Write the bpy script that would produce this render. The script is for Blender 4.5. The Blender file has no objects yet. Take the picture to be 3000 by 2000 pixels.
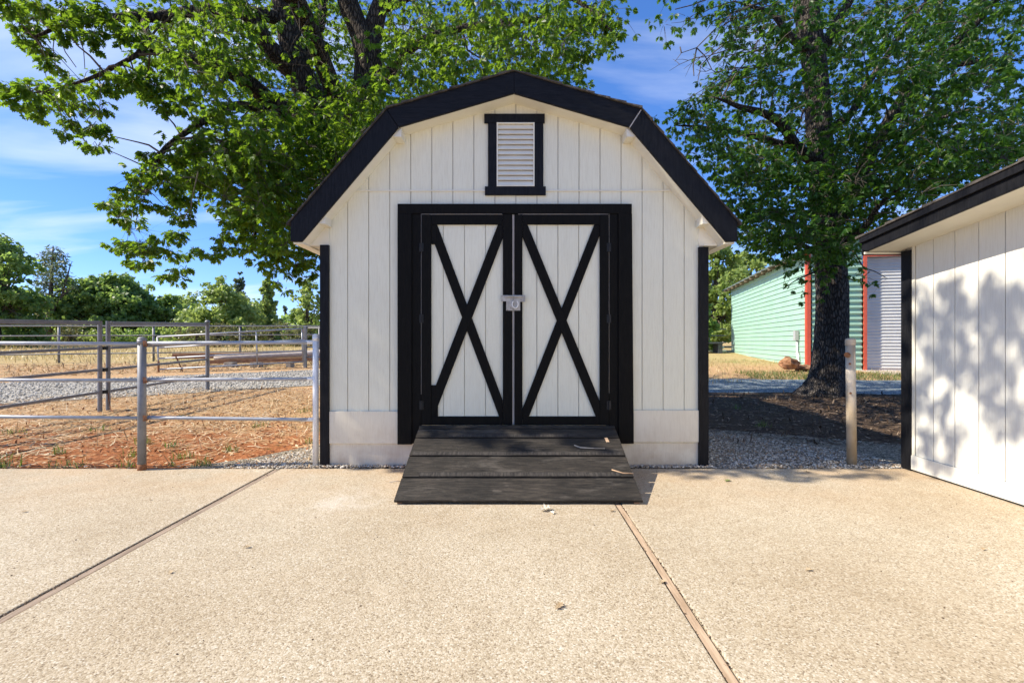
import bpy, math, random
import numpy as np
from mathutils import Vector, noise

random.seed(7)
RNG = np.random.default_rng(11)
C = bpy.context.scene
COL = C.collection
PI = math.pi

# ------------------------------------------------------------------ camera numbers
F = 1386.0          # focal length in pixels of a 3000 px wide frame
H = 1.2             # eye height
D = 4.55            # distance of the shed front
K = 3000.0 / 2352.0


def P(px, py, Y):
    """world point seen at (px, py) of a 3000x2000 frame, Y metres ahead"""
    return Vector(((px - 1500) / F * Y, Y, H - (py - 1000) / F * Y))


def Q(px, py, Y):
    return P(px * K, py * K, Y)


def gz(x, y):
    """height of the terrain"""
    t = y - 6.0
    if t <= 0:
        return -0.012
    t2 = min(t, 38.0)
    s = 0.03 * (t2 - 1.0 * (1 - math.exp(-t2 / 1.0)))
    return s - 0.012


def gz_np(y):
    t = np.clip(y - 6.0, 0, 38.0)
    return 0.03 * (t - (1 - np.exp(-t))) - 0.012


# ------------------------------------------------------------------ object helpers
ORIG = {}


def tag(o, label=None, cat=None, group=None, kind=None):
    if label: o['label'] = label
    if cat: o['category'] = cat
    if group: o['group'] = group
    if kind: o['kind'] = kind
    return o


def thing(name, loc, label, cat, group=None):
    o = bpy.data.objects.new(name, None)
    COL.objects.link(o)
    o.location = loc
    o.empty_display_size = 0.2
    ORIG[o] = Vector(loc)
    return tag(o, label, cat, group)


class MB:
    """collects shapes; build() links them as one mesh object"""

    def __init__(self):
        self.v = []
        self.f = []

    def add(self, vs, fs):
        n = len(self.v)
        self.v += [tuple(p) for p in vs]
        self.f += [tuple(i + n for i in q) for q in fs]
        return self

    def box(self, x0, x1, y0, y1, z0, z1):
        vs = [(x0, y0, z0), (x1, y0, z0), (x1, y1, z0), (x0, y1, z0),
              (x0, y0, z1), (x1, y0, z1), (x1, y1, z1), (x0, y1, z1)]
        return self.add(vs, [(0, 3, 2, 1), (4, 5, 6, 7), (0, 1, 5, 4), (1, 2, 6, 5), (2, 3, 7, 6), (3, 0, 4, 7)])

    def prism(self, poly, y0, y1):
        """poly: (x, z) pairs, extruded along y"""
        a = sum(poly[i][0] * poly[(i + 1) % len(poly)][1] - poly[(i + 1) % len(poly)][0] * poly[i][1] for i in range(len(poly)))
        if a < 0: poly = poly[::-1]
        n = len(poly)
        vs = [(x, y0, z) for x, z in poly] + [(x, y1, z) for x, z in poly]
        fs = [tuple(range(n)), tuple(range(2 * n - 1, n - 1, -1))]
        fs += [(i + n, (i + 1) % n + n, (i + 1) % n, i) for i in range(n)]
        return self.add(vs, fs)

    def prism_x(self, poly, x0, x1):
        """poly: (y, z) pairs, extruded along x"""
        n = len(poly)
        vs = [(x0, y, z) for y, z in poly] + [(x1, y, z) for y, z in poly]
        fs = [tuple(range(n - 1, -1, -1)), tuple(range(n, 2 * n))]
        fs += [(i, (i + 1) % n, (i + 1) % n + n, i + n) for i in range(n)]
        return self.add(vs, fs)

    def prism_z(self, poly, z0, z1):
        n = len(poly)
        vs = [(x, y, z0) for x, y in poly] + [(x, y, z1) for x, y in poly]
        fs = [tuple(range(n - 1, -1, -1)), tuple(range(n, 2 * n))]
        fs += [(i, (i + 1) % n, (i + 1) % n + n, i + n) for i in range(n)]
        return self.add(vs, fs)

    def bar(self, a, b, w, h, up=(0, 0, 1)):
        a, b = Vector(a), Vector(b)
        d = (b - a).normalized()
        s = d.cross(Vector(up))
        if s.length < 1e-4: s = d.cross(Vector((1, 0, 0)))
        s.normalize()
        u = s.cross(d).normalized()
        vs = []
        for p in (a, b):
            for i, j in ((-1, -1), (1, -1), (1, 1), (-1, 1)):
                vs.append(p + s * (i * w / 2) + u * (j * h / 2))
        return self.add(vs, [(0, 1, 2, 3), (7, 6, 5, 4), (0, 4, 5, 1), (1, 5, 6, 2), (2, 6, 7, 3), (3, 7, 4, 0)])

    def tube(self, pts, rad, n=8, cap=True, wob=0.0):
        pts = [Vector(p) for p in pts]
        if not hasattr(rad, '__len__'): rad = [rad] * len(pts)
        m = len(pts)
        vs = []
        u = None
        for i, p in enumerate(pts):
            t = (pts[min(i + 1, m - 1)] - pts[max(i - 1, 0)])
            if t.length < 1e-9: t = Vector((0, 0, 1))
            t.normalize()
            if u is None:
                u = t.cross(Vector((0, 1, 0)) if abs(t.y) < 0.9 else Vector((1, 0, 0))).normalized()
            else:
                u = (u - t * u.dot(t))
                u = u.normalized() if u.length > 1e-6 else t.orthogonal().normalized()
            w = t.cross(u)
            for k in range(n):
                a = 2 * PI * k / n
                r = rad[i] * (1 + (random.uniform(-wob, wob) if wob else 0))
                vs.append(p + u * (math.cos(a) * r) + w * (math.sin(a) * r))
        fs = []
        for i in range(m - 1):
            for k in range(n):
                k2 = (k + 1) % n
                fs.append((i * n + k, i * n + k2, (i + 1) * n + k2, (i + 1) * n + k))
        if cap:
            fs.append(tuple(range(n - 1, -1, -1)))
            fs.append(tuple(range((m - 1) * n, m * n)))
        return self.add(vs, fs)

    def dome(self, c, r, h, n=12, rings=4):
        c = Vector(c)
        vs = []
        for i in range(rings):
            a = i / rings * PI / 2
            for k in range(n):
                b = 2 * PI * k / n
                vs.append(c + Vector((math.cos(b) * r * math.cos(a), math.sin(b) * r * math.cos(a), h * math.sin(a))))
        vs.append(c + Vector((0, 0, h)))
        fs = []
        for i in range(rings - 1):
            for k in range(n):
                fs.append((i * n + k, i * n + (k + 1) % n, (i + 1) * n + (k + 1) % n, (i + 1) * n + k))
        for k in range(n):
            fs.append(((rings - 1) * n + k, (rings - 1) * n + (k + 1) % n, rings * n))
        fs.append(tuple(range(n - 1, -1, -1)))
        return self.add(vs, fs)

    def build(self, name, mat, parent=None, bevel=0.0, smooth=False):
        o0 = ORIG.get(parent, Vector((0, 0, 0)))
        me = bpy.data.meshes.new(name)
        me.from_pydata([(x - o0.x, y - o0.y, z - o0.z) for x, y, z in self.v], [], self.f)
        me.update()
        o = bpy.data.objects.new(name, me)
        COL.objects.link(o)
        me.materials.append(mat)
        if parent is not None:
            o.parent = parent
        ORIG[o] = o0
        if smooth:
            me.polygons.foreach_set('use_smooth', [True] * len(me.polygons))
        if bevel > 0:
            md = o.modifiers.new('edge', 'BEVEL')
            md.width = bevel
            md.segments = 2
            md.limit_method = 'ANGLE'
            md.angle_limit = math.radians(40)
        return o


def np_mesh(name, verts, loop_verts, loop_starts, loop_totals, mat, parent=None, attr=None, smooth=False):
    """mesh from numpy arrays; attr = per-vertex float called 'tone'"""
    o0 = ORIG.get(parent, Vector((0, 0, 0)))
    me = bpy.data.meshes.new(name)
    verts = np.asarray(verts, dtype=np.float32) - np.array(o0[:], dtype=np.float32)
    me.vertices.add(len(verts))
    me.vertices.foreach_set('co', verts.ravel())
    me.loops.add(len(loop_verts))
    me.loops.foreach_set('vertex_index', np.asarray(loop_verts, dtype=np.int32))
    me.polygons.add(len(loop_starts))
    me.polygons.foreach_set('loop_start', np.asarray(loop_starts, dtype=np.int32))
    me.polygons.foreach_set('loop_total', np.asarray(loop_totals, dtype=np.int32))
    if smooth:
        me.polygons.foreach_set('use_smooth', np.ones(len(loop_starts), dtype=bool))
    me.update(calc_edges=True)
    if attr is not None:
        a = me.attributes.new('tone', 'FLOAT', 'POINT')
        a.data.foreach_set('value', np.asarray(attr, dtype=np.float32))
    me.materials.append(mat)
    o = bpy.data.objects.new(name, me)
    COL.objects.link(o)
    if parent is not None: o.parent = parent
    ORIG[o] = o0
    return o


# ------------------------------------------------------------------ materials
class NT:
    def __init__(self, name):
        self.m = bpy.data.materials.new(name)
        self.m.use_nodes = True
        self.t = self.m.node_tree
        self.b = self.t.nodes['Principled BSDF']
        self.out = self.t.nodes['Material Output']

    def n(self, typ, **kw):
        nd = self.t.nodes.new(typ)
        for k, v in kw.items():
            if k.startswith('i_'):
                nd.inputs[int(k[2:])].default_value = v
            else:
                setattr(nd, k, v)
        return nd

    def l(self, a, b):
        self.t.links.new(a, b)

    def pos(self, scale=(1, 1, 1), obj=False):
        g = self.n('ShaderNodeTexCoord').outputs['Object'] if obj else self.n('ShaderNodeNewGeometry').outputs['Position']
        mp = self.n('ShaderNodeMapping')
        mp.inputs['Scale'].default_value = scale
        self.l(g, mp.inputs['Vector'])
        return mp.outputs['Vector']

    def noise(self, vec, scale, detail=4, rough=0.6, dist=0.0):
        nd = self.n('ShaderNodeTexNoise')
        nd.inputs['Scale'].default_value = scale
        nd.inputs['Detail'].default_value = detail
        nd.inputs['Roughness'].default_value = rough
        nd.inputs['Distortion'].default_value = dist
        self.l(vec, nd.inputs['Vector'])
        return nd.outputs['Fac']

    def vor(self, vec, scale, feature='F1', out='Distance', rnd=1.0):
        nd = self.n('ShaderNodeTexVoronoi', feature=feature)
        nd.inputs['Scale'].default_value = scale
        nd.inputs['Randomness'].default_value = rnd
        self.l(vec, nd.inputs['Vector'])
        return nd.outputs[out]

    def ramp(self, fac, stops, interp='LINEAR'):
        r = self.n('ShaderNodeValToRGB')
        cr = r.color_ramp
        cr.interpolation = interp
        while len(cr.elements) < len(stops): cr.elements.new(0.5)
        for e, (p, c) in zip(cr.elements, stops):
            e.position = p
            e.color = tuple(c) + (1,) if len(c) == 3 else c
        self.l(fac, r.inputs[0])
        return r.outputs[0]

    def mix(self, a, b, fac, blend='MIX'):
        m = self.n('ShaderNodeMix', data_type='RGBA', blend_type=blend)
        for i, val in ((6, a), (7, b)):
            if hasattr(val, 'is_linked'): self.l(val, m.inputs[i])
            else: m.inputs[i].default_value = tuple(val) + (1,)
        if hasattr(fac, 'is_linked'): self.l(fac, m.inputs[0])
        else: m.inputs[0].default_value = fac
        return m.outputs[2]

    def math(self, op, a, b=None, clamp=False):
        m = self.n('ShaderNodeMath', operation=op, use_clamp=clamp)
        for i, val in ((0, a), (1, b)):
            if val is None: continue
            if hasattr(val, 'is_linked'): self.l(val, m.inputs[i])
            else: m.inputs[i].default_value = val
        return m.outputs[0]

    def col(self, c):
        if hasattr(c, 'is_linked'): self.l(c, self.b.inputs['Base Color'])
        else: self.b.inputs['Base Color'].default_value = tuple(c) + (1,)

    def bump(self, h, strength=0.5, dist=0.01, prev=None):
        b = self.n('ShaderNodeBump')
        b.inputs['Strength'].default_value = strength
        b.inputs['Distance'].default_value = dist
        self.l(h, b.inputs['Height'])
        if prev is not None: self.l(prev, b.inputs['Normal'])
        self.l(b.outputs[0], self.b.inputs['Normal'])
        return b.outputs[0]

    def set(self, rough=0.6, metal=0.0, spec=0.5):
        self.b.inputs['Roughness'].default_value = rough
        self.b.inputs['Metallic'].default_value = metal
        self.b.inputs['Specular IOR Level'].default_value = spec
        return self


def two_tone(name, c1, c2, scale, rough=0.6, stretch=(1, 1, 1), bump=0.3, bscale=None, bdist=0.004, spots=None, metal=0, spec=0.4, lo=0.35, hi=0.65):
    t = NT(name).set(rough, metal, spec)
    v = t.pos(stretch)
    c = t.ramp(t.noise(v, scale, 5), [(lo, c1), (hi, c2)])
    if spots:
        sc, sscale, thr, wid = spots
        f = t.ramp(t.noise(t.pos(), sscale, 6, 0.65), [(thr, (0, 0, 0)), (thr + wid, (1, 1, 1))])
        c = t.mix(c, sc, f)
    t.col(c)
    if bump: t.bump(t.noise(v, bscale or scale * 4, 6), bump, bdist)
    return t.m


def white_siding(name, c=(0.80, 0.765, 0.60), dirt=(0.50, 0.42, 0.33), dirt_amt=0.35):
    t = NT(name).set(0.55, 0, 0.3)
    v = t.pos((14, 14, 0.8))
    grain = t.noise(v, 9, 6, 0.7)
    big = t.noise(t.pos((1, 1, 0.6)), 1.6, 4)
    col = t.ramp(big, [(0.3, tuple(x * 0.93 for x in c)), (0.7, c)])
    g2 = t.ramp(grain, [(0.25, (0.86, 0.84, 0.80)), (0.55, (1, 1, 1))])
    col = t.mix(col, g2, 0.85, 'MULTIPLY')
    specks = t.ramp(t.noise(t.pos((3, 3, 1)), 23, 5, 0.7), [(0.665, (0, 0, 0)), (0.73, (1, 1, 1))])
    col = t.mix(col, dirt, t.math('MULTIPLY', specks, dirt_amt))
    # splash dirt low on the wall
    sep = t.n('ShaderNodeSeparateXYZ')
    t.l(t.pos(), sep.inputs[0])
    low = t.ramp(sep.outputs[2], [(0.0, (1, 1, 1)), (0.45, (0, 0, 0))])
    dn = t.ramp(t.noise(t.pos((1, 1, 1)), 4.0, 6, 0.7), [(0.35, (0, 0, 0)), (0.75, (1, 1, 1))])
    col = t.mix(col, dirt, t.math('MULTIPLY', t.math('MULTIPLY', low, dn), dirt_amt))
    t.col(col)
    t.bump(grain, 0.35, 0.004)
    return t.m


def black_paint(name, c=(0.0075, 0.0075, 0.0085), rough=0.5, horiz=False, wear=0.70):
    t = NT(name).set(rough, 0, 0.12)
    v = t.pos((1.2, 12, 12) if horiz else (12, 12, 1.2))
    grain = t.noise(v, 8, 6, 0.7)
    col = t.ramp(grain, [(0.3, tuple(x * 0.6 for x in c)), (0.72, tuple(x * 2.2 for x in c))])
    w = t.ramp(t.noise(t.pos((2, 2, 2)), 30, 6, 0.75), [(wear, (0, 0, 0)), (wear + 0.05, (1, 1, 1))])
    col = t.mix(col, (0.20, 0.185, 0.16), w)
    t.col(col)
    t.bump(grain, 0.4, 0.004)
    return t.m


def metal_pipe(name, c=(0.30, 0.31, 0.33), rust=0.60, metal=0.35, rough=0.45):
    t = NT(name).set(rough, metal, 0.5)
    v = t.pos()
    n1 = t.noise(v, 7, 6, 0.7)
    col = t.ramp(n1, [(0.3, tuple(x * 0.75 for x in c)), (0.7, tuple(x * 1.15 for x in c))])
    r = t.ramp(t.noise(t.pos((1, 1, 1.0)), 2.1, 6, 0.75), [(rust, (0, 0, 0)), (rust + 0.08, (1, 1, 1))])
    col = t.mix(col, (0.24, 0.095, 0.035), t.math('MULTIPLY', r, 0.8))
    t.col(col)
    t.l(t.ramp(r, [(0, (rough,) * 3), (1, (0.8,) * 3)]), t.b.inputs['Roughness'])
    t.bump(t.noise(v, 60, 4), 0.12, 0.003)
    return t.m


def leaf_mat(name, stops, trans=0.45, tcol=(0.30, 0.42, 0.035), rough=0.42):
    t = NT(name)
    a = t.n('ShaderNodeAttribute', attribute_name='tone')
    c = t.ramp(a.outputs['Fac'], stops)
    t.col(c)
    t.set(rough, 0, 0.35)
    tr = t.n('ShaderNodeBsdfTranslucent')
    t.l(t.mix(c, tcol, 0.55), tr.inputs['Color'])
    mx = t.n('ShaderNodeMixShader')
    mx.inputs[0].default_value = trans
    t.l(t.b.outputs[0], mx.inputs[1])
    t.l(tr.outputs[0], mx.inputs[2])
    t.l(mx.outputs[0], t.out.inputs['Surface'])
    return t.m


def tone_mat(name, stops, rough=0.8, interp='LINEAR'):
    t = NT(name).set(rough, 0, 0.25)
    a = t.n('ShaderNodeAttribute', attribute_name='tone')
    c = t.ramp(a.outputs['Fac'], stops, interp)
    v = t.pos()
    c = t.mix(c, t.ramp(t.noise(v, 60, 3), [(0.3, (0.75, 0.75, 0.75)), (0.7, (1.1, 1.1, 1.1))]), 0.6, 'MULTIPLY')
    t.col(c)
    return t.m


def bark(name, c1, c2, moss=None, scale=9.0):
    t = NT(name).set(0.9, 0, 0.2)
    v = t.pos((1, 1, 0.28))
    vo = t.vor(v, scale * 2.6, 'DISTANCE_TO_EDGE')
    n1 = t.noise(v, scale, 7, 0.7, 0.6)
    plate = t.ramp(vo, [(0.0, (0, 0, 0)), (0.22, (1, 1, 1))])
    col = t.ramp(n1, [(0.3, c1), (0.72, c2)])
    col = t.mix(tuple(x * 0.45 for x in c1), col, plate)
    if moss:
        f = t.ramp(t.noise(t.pos(), 1.7, 5, 0.7), [(0.55, (0, 0, 0)), (0.7, (1, 1, 1))])
        col = t.mix(col, moss, t.math('MULTIPLY', f, 0.5))
    t.col(col)
    hh = t.math('ADD', t.math('MULTIPLY', plate, 0.8), t.math('MULTIPLY', n1, 0.6))
    t.bump(hh, 1.0, 0.035)
    return t.m


def concrete_mat():
    t = NT('exposed_aggregate_concrete').set(0.82, 0, 0.25)
    v = t.pos()
    cells = t.vor(v, 150, 'F1', 'Color')
    sep = t.n('ShaderNodeSeparateColor')
    t.l(cells, sep.inputs[0])
    agg = t.ramp(sep.outputs[0], [(0.0, (0.30, 0.23, 0.155)), (0.10, (0.42, 0.335, 0.225)), (0.35, (0.545, 0.445, 0.315)),
                                  (0.65, (0.60, 0.50, 0.36)), (0.88, (0.68, 0.585, 0.45)), (1.0, (0.76, 0.69, 0.57))])
    grit = t.ramp(t.noise(v, 180, 3, 0.7), [(0.3, (0.72, 0.68, 0.62)), (0.6, (1.05, 1.03, 1.0))])
    c = t.mix(agg, grit, 0.6, 'MULTIPLY')
    c = t.mix(c, (0.80, 0.84, 0.88), 1.0, 'MULTIPLY')
    stain = t.ramp(t.noise(v, 0.7, 6, 0.62), [(0.30, (0.84, 0.78, 0.70)), (0.62, (1.05, 1.04, 1.02))])
    c = t.mix(c, stain, 0.9, 'MULTIPLY')
    mid = t.ramp(t.noise(v, 6.0, 5, 0.7), [(0.3, (0.91, 0.90, 0.88)), (0.7, (1.04, 1.04, 1.04))])
    c = t.mix(c, mid, 0.8, 'MULTIPLY')
    # rust-red soil washed over the slab beside the dirt
    sp = t.n('ShaderNodeSeparateXYZ')
    t.l(v, sp.inputs[0])
    near = t.ramp(t.math('MULTIPLY', t.math('SUBTRACT', sp.outputs[1], 3.0), 0.66), [(0.0, (0, 0, 0)), (1.0, (1, 1, 1))])
    wash = t.math('MULTIPLY', near, t.ramp(t.noise(v, 1.3, 6, 0.65), [(0.36, (0, 0, 0)), (0.62, (1, 1, 1))]))
    c = t.mix(c, (0.50, 0.30, 0.14), t.math('MULTIPLY', wash, 0.35))
    spots = t.ramp(t.noise(t.pos((1, 1, 1)), 3.3, 7, 0.75), [(0.70, (0, 0, 0)), (0.76, (1, 1, 1))])
    c = t.mix(c, (0.50, 0.29, 0.12), t.math('MULTIPLY', spots, 0.35))
    # faint hairline cracks and a pale mineral bloom by the shed
    wv = t.n('ShaderNodeVectorMath', operation='ADD')
    nzv = t.n('ShaderNodeTexNoise'); nzv.inputs['Scale'].default_value = 1.6; nzv.inputs['Detail'].default_value = 6
    t.l(v, nzv.inputs['Vector']); t.l(v, wv.inputs[0]); t.l(nzv.outputs['Color'], wv.inputs[1])
    crk = t.ramp(t.vor(wv.outputs[0], 0.42, 'DISTANCE_TO_EDGE'), [(0.0, (1, 1, 1)), (0.0035, (0, 0, 0))])
    cm = t.ramp(t.noise(v, 0.5, 2), [(0.52, (0, 0, 0)), (0.6, (1, 1, 1))])
    c = t.mix(c, (0.27, 0.20, 0.13), t.math('MULTIPLY', t.math('MULTIPLY', crk, cm), 0.55))
    mpb = t.n('ShaderNodeMapping'); mpb.inputs['Location'].default_value = (2.9, -6.2, 0); mpb.inputs['Scale'].default_value = (2.3, 1.75, 1)
    t.l(v, mpb.inputs['Vector'])
    ln = t.n('ShaderNodeVectorMath', operation='LENGTH'); t.l(mpb.outputs[0], ln.inputs[0])
    bl_ = t.ramp(ln.outputs['Value'], [(0.05, (1, 1, 1)), (0.75, (0, 0, 0))])
    bn_ = t.ramp(t.noise(v, 5.0, 6, 0.7), [(0.40, (0, 0, 0)), (0.62, (1, 1, 1))])
    c = t.mix(c, (0.72, 0.67, 0.60), t.math('MULTIPLY', t.math('MULTIPLY', bl_, bn_), 0.38))
    t.col(c)
    d = t.vor(v, 150, 'F1', 'Distance')
    hgt = t.math('SUBTRACT', t.math('MULTIPLY', t.noise(v, 160, 4, 0.7), 0.7), d)
    b1 = t.bump(hgt, 0.34, 0.0045)
    t.bump(t.noise(v, 2.5, 5), 0.25, 0.02, b1)
    return t.m


def ground_mat():
    t = NT('dry_ground').set(0.95, 0, 0.1)
    v = t.pos()
    sp = t.n('ShaderNodeSeparateXYZ')
    t.l(v, sp.inputs[0])
    X, Y = sp.outputs[0], sp.outputs[1]
    fine = t.noise(v, 26, 6, 0.75)
    mid = t.noise(v, 3.2, 6, 0.7)
    big = t.noise(v, 0.6, 4)
    red = t.ramp(fine, [(0.3, (0.16, 0.052, 0.018)), (0.55, (0.39, 0.152, 0.060)), (0.75, (0.57, 0.29, 0.14))])
    straw = t.ramp(fine, [(0.28, (0.26, 0.145, 0.065)), (0.5, (0.54, 0.345, 0.175)), (0.75, (0.68, 0.50, 0.30))])
    litter = t.ramp(fine, [(0.3, (0.050, 0.034, 0.022)), (0.6, (0.125, 0.085, 0.055)), (0.78, (0.25, 0.18, 0.12))])
    field = t.ramp(t.noise(t.pos((1, 0.5, 1)), 1.1, 6, 0.7), [(0.34, (0.50, 0.36, 0.17)), (0.55, (0.52, 0.40, 0.19)), (0.70, (0.34, 0.34, 0.12))])
    field = t.mix(field, t.ramp(fine, [(0.3, (0.6, 0.6, 0.6)), (0.7, (1.15, 1.15, 1.15))]), 0.8, 'MULTIPLY')
    # dirt close to the slab, thinning into straw
    k = t.math('ADD', t.math('MULTIPLY', t.math('SUBTRACT', 8.2, Y), 0.36), t.math('MULTIPLY', t.math('SUBTRACT', mid, 0.5), 2.6))
    c = t.mix(straw, red, t.ramp(k, [(0.25, (0, 0, 0)), (0.95, (1, 1, 1))]))
    k2 = t.math('ADD', t.math('MULTIPLY', t.math('SUBTRACT', Y, 16.0), 0.25), t.math('MULTIPLY', t.math('SUBTRACT', mid, 0.5), 1.5))
    c = t.mix(c, field, t.ramp(k2, [(0.2, (0, 0, 0)), (0.8, (1, 1, 1))]))
    green = t.ramp(t.noise(v, 1.9, 6, 0.72), [(0.60, (0, 0, 0)), (0.70, (1, 1, 1))])
    c = t.mix(c, (0.13, 0.17, 0.045), t.math('MULTIPLY', green, 0.45))
    # leaf litter under the oak right of the shed
    kr = t.math('MULTIPLY', t.ramp(X, [(0.0, (0, 0, 0)), (1.0, (1, 1, 1))]),
                t.ramp(t.math('MULTIPLY', t.math('SUBTRACT', 11.4, Y), 0.7), [(0.0, (0, 0, 0)), (1.0, (1, 1, 1))]))
    c = t.mix(c, litter, kr)
    c = t.mix(c, t.ramp(big, [(0.3, (0.86, 0.84, 0.82)), (0.7, (1.05, 1.05, 1.05))]), 0.8, 'MULTIPLY')
    t.col(c)
    b1 = t.bump(mid, 0.5, 0.08)
    t.bump(fine, 0.8, 0.035, b1)
    return t.m


def gravel_mat(name, stops, scale=38):
    t = NT(name).set(0.9, 0, 0.2)
    v = t.pos()
    cells = t.vor(v, scale, 'F1', 'Color')
    sep = t.n('ShaderNodeSeparateColor')
    t.l(cells, sep.inputs[0])
    c = t.ramp(sep.outputs[0], stops)
    e = t.vor(v, scale, 'DISTANCE_TO_EDGE')
    c = t.mix(tuple(x * 0.35 for x in stops[0][1]), c, t.ramp(e, [(0.0, (0, 0, 0)), (0.12, (1, 1, 1))]))
    c = t.mix(c, t.ramp(t.noise(v, 1.4, 5), [(0.3, (0.8, 0.79, 0.76)), (0.7, (1.05, 1.05, 1.05))]), 0.7, 'MULTIPLY')
    t.col(c)
    t.bump(e, 0.9, 0.03)
    return t.m


M = {}
M['white'] = white_siding('white_painted_siding')
M['white_plain'] = two_tone('white_painted_wood', (0.72, 0.675, 0.55), (0.80, 0.755, 0.62), 3, 0.5, (1, 1, 1), 0.15, 40)
M['white_low'] = white_siding('white_weathered_skirting', (0.76, 0.69, 0.54), (0.40, 0.27, 0.16), 0.8)
M['white_right'] = white_siding('white_siding_of_outbuilding', (0.78, 0.76, 0.67), (0.5, 0.46, 0.4), 0.12)
M['groove'] = two_tone('groove_shadow_board', (0.42, 0.38, 0.33), (0.52, 0.47, 0.42), 6, 0.8, bump=0)
M['black'] = black_paint('black_painted_trim')
M['black_h'] = black_paint('black_painted_boards', horiz=True)
M['black_door'] = black_paint('black_painted_door_trim', (0.004, 0.0036, 0.003), 0.7, wear=0.735)
M['shingle'] = two_tone('dark_shingles', (0.035, 0.030, 0.026), (0.11, 0.095, 0.08), 14, 0.95, (1, 1, 1), 0.9, 40, 0.02)
M['latch'] = two_tone('white_painted_metal', (0.70, 0.68, 0.63), (0.80, 0.78, 0.73), 25, 0.4, bump=0.2, bscale=80, spots=((0.22, 0.10, 0.05), 40, 0.66, 0.05), spec=0.5)
M['latch_plate'] = two_tone('grey_white_plate', (0.34, 0.315, 0.275), (0.48, 0.45, 0.40), 25, 0.5, bump=0.2, bscale=80, spots=((0.18, 0.08, 0.04), 40, 0.62, 0.05))
M['hinge'] = black_paint('black_hinge_metal', (0.02, 0.02, 0.02), 0.35)
M['concrete'] = concrete_mat()
M['ground'] = ground_mat()
M['pipe'] = metal_pipe('grey_galvanised_pipe', (0.36, 0.37, 0.39), 0.63)
M['pipe_dark'] = metal_pipe('weathered_grey_pipe', (0.215, 0.215, 0.22), 0.66, 0.25, 0.55)
M['pipe_white'] = two_tone('white_painted_pipe', (0.66, 0.65, 0.62), (0.80, 0.79, 0.77), 6, 0.35, bump=0.1, bscale=50, spots=((0.25, 0.14, 0.08), 14, 0.70, 0.04), spec=0.5)
M['pipe_beige'] = two_tone('dirty_cream_pipe', (0.42, 0.315, 0.19), (0.60, 0.51, 0.385), 5, 0.5, (1, 1, 0.5), 0.15, 50, spots=((0.07, 0.05, 0.04), 9, 0.71, 0.03), spec=0.5)
M['rust'] = two_tone('rusty_metal', (0.16, 0.06, 0.025), (0.30, 0.13, 0.05), 20, 0.85, bump=0.5, bscale=60)
M['gravel'] = gravel_mat('grey_gravel', [(0, (0.24, 0.22, 0.18)), (0.4, (0.43, 0.40, 0.34)), (0.75, (0.56, 0.52, 0.45)), (1, (0.70, 0.66, 0.58))], 24)
M['gravel_blue'] = gravel_mat('blue_grey_gravel', [(0, (0.15, 0.19, 0.21)), (0.4, (0.26, 0.33, 0.36)), (0.75, (0.38, 0.44, 0.45)), (1, (0.56, 0.57, 0.55))], 26)
M['gravel_bed'] = gravel_mat('mixed_pea_gravel', [(0, (0.14, 0.11, 0.08)), (0.4, (0.33, 0.28, 0.205)), (0.75, (0.48, 0.41, 0.31)), (1, (0.64, 0.57, 0.47))], 44)
M['pebble'] = tone_mat('loose_pebbles', [(0, (0.18, 0.155, 0.125)), (0.22, (0.38, 0.34, 0.28)), (0.42, (0.46, 0.31, 0.175)), (0.58, (0.36, 0.35, 0.33)),
                                         (0.75, (0.58, 0.52, 0.42)), (1, (0.76, 0.70, 0.60))], 0.8)
M['straw'] = tone_mat('dry_straw', [(0, (0.36, 0.22, 0.10)), (0.5, (0.60, 0.43, 0.235)), (1, (0.76, 0.63, 0.43))], 0.8)
M['litter'] = tone_mat('dry_oak_litter', [(0, (0.045, 0.03, 0.02)), (0.6, (0.14, 0.09, 0.055)), (1, (0.34, 0.25, 0.17))], 0.85)
M['crumb'] = tone_mat('orange_leaf_crumbs', [(0, (0.10, 0.035, 0.014)), (0.35, (0.34, 0.13, 0.05)), (0.6, (0.48, 0.24, 0.10)), (0.85, (0.58, 0.40, 0.22)), (1, (0.72, 0.60, 0.44))], 0.85)
M['crumb2'] = tone_mat('dry_stubble', [(0, (0.30, 0.17, 0.08)), (0.5, (0.52, 0.35, 0.18)), (0.85, (0.64, 0.48, 0.28)), (1, (0.30, 0.30, 0.12))], 0.85)
M['grass'] = leaf_mat('green_grass', [(0, (0.06, 0.10, 0.02)), (0.6, (0.13, 0.18, 0.05)), (1, (0.30, 0.30, 0.12))], 0.3)
M['field_grass'] = leaf_mat('dry_field_grass', [(0, (0.34, 0.22, 0.09)), (0.6, (0.56, 0.42, 0.21)), (1, (0.40, 0.40, 0.15))], 0.3, (0.5, 0.4, 0.15))
M['joint'] = two_tone('weathered_joint_wood', (0.34, 0.235, 0.145), (0.53, 0.39, 0.26), 5, 0.85, (9, 0.7, 1), 0.5, 14, 0.006)
M['joint_dark'] = two_tone('dark_joint_filler', (0.05, 0.035, 0.022), (0.17, 0.10, 0.05), 30, 0.95, bump=0.6)
M['joint_grey'] = two_tone('grey_weathered_joint_wood', (0.20, 0.145, 0.10), (0.38, 0.29, 0.21), 5, 0.85, (9, 0.7, 1), 0.5, 14, 0.006)
M['bark_l'] = bark('dark_oak_bark', (0.045, 0.034, 0.024), (0.15, 0.115, 0.080), None, 8)
M['bark_r'] = bark('grey_oak_bark', (0.052, 0.044, 0.037), (0.175, 0.150, 0.128), None, 10)
M['twig'] = two_tone('twig_bark', (0.06, 0.048, 0.036), (0.14, 0.115, 0.09), 8, 0.9)
M['bark_far'] = two_tone('far_tree_bark', (0.05, 0.04, 0.032), (0.12, 0.095, 0.075), 5, 0.9)
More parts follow.
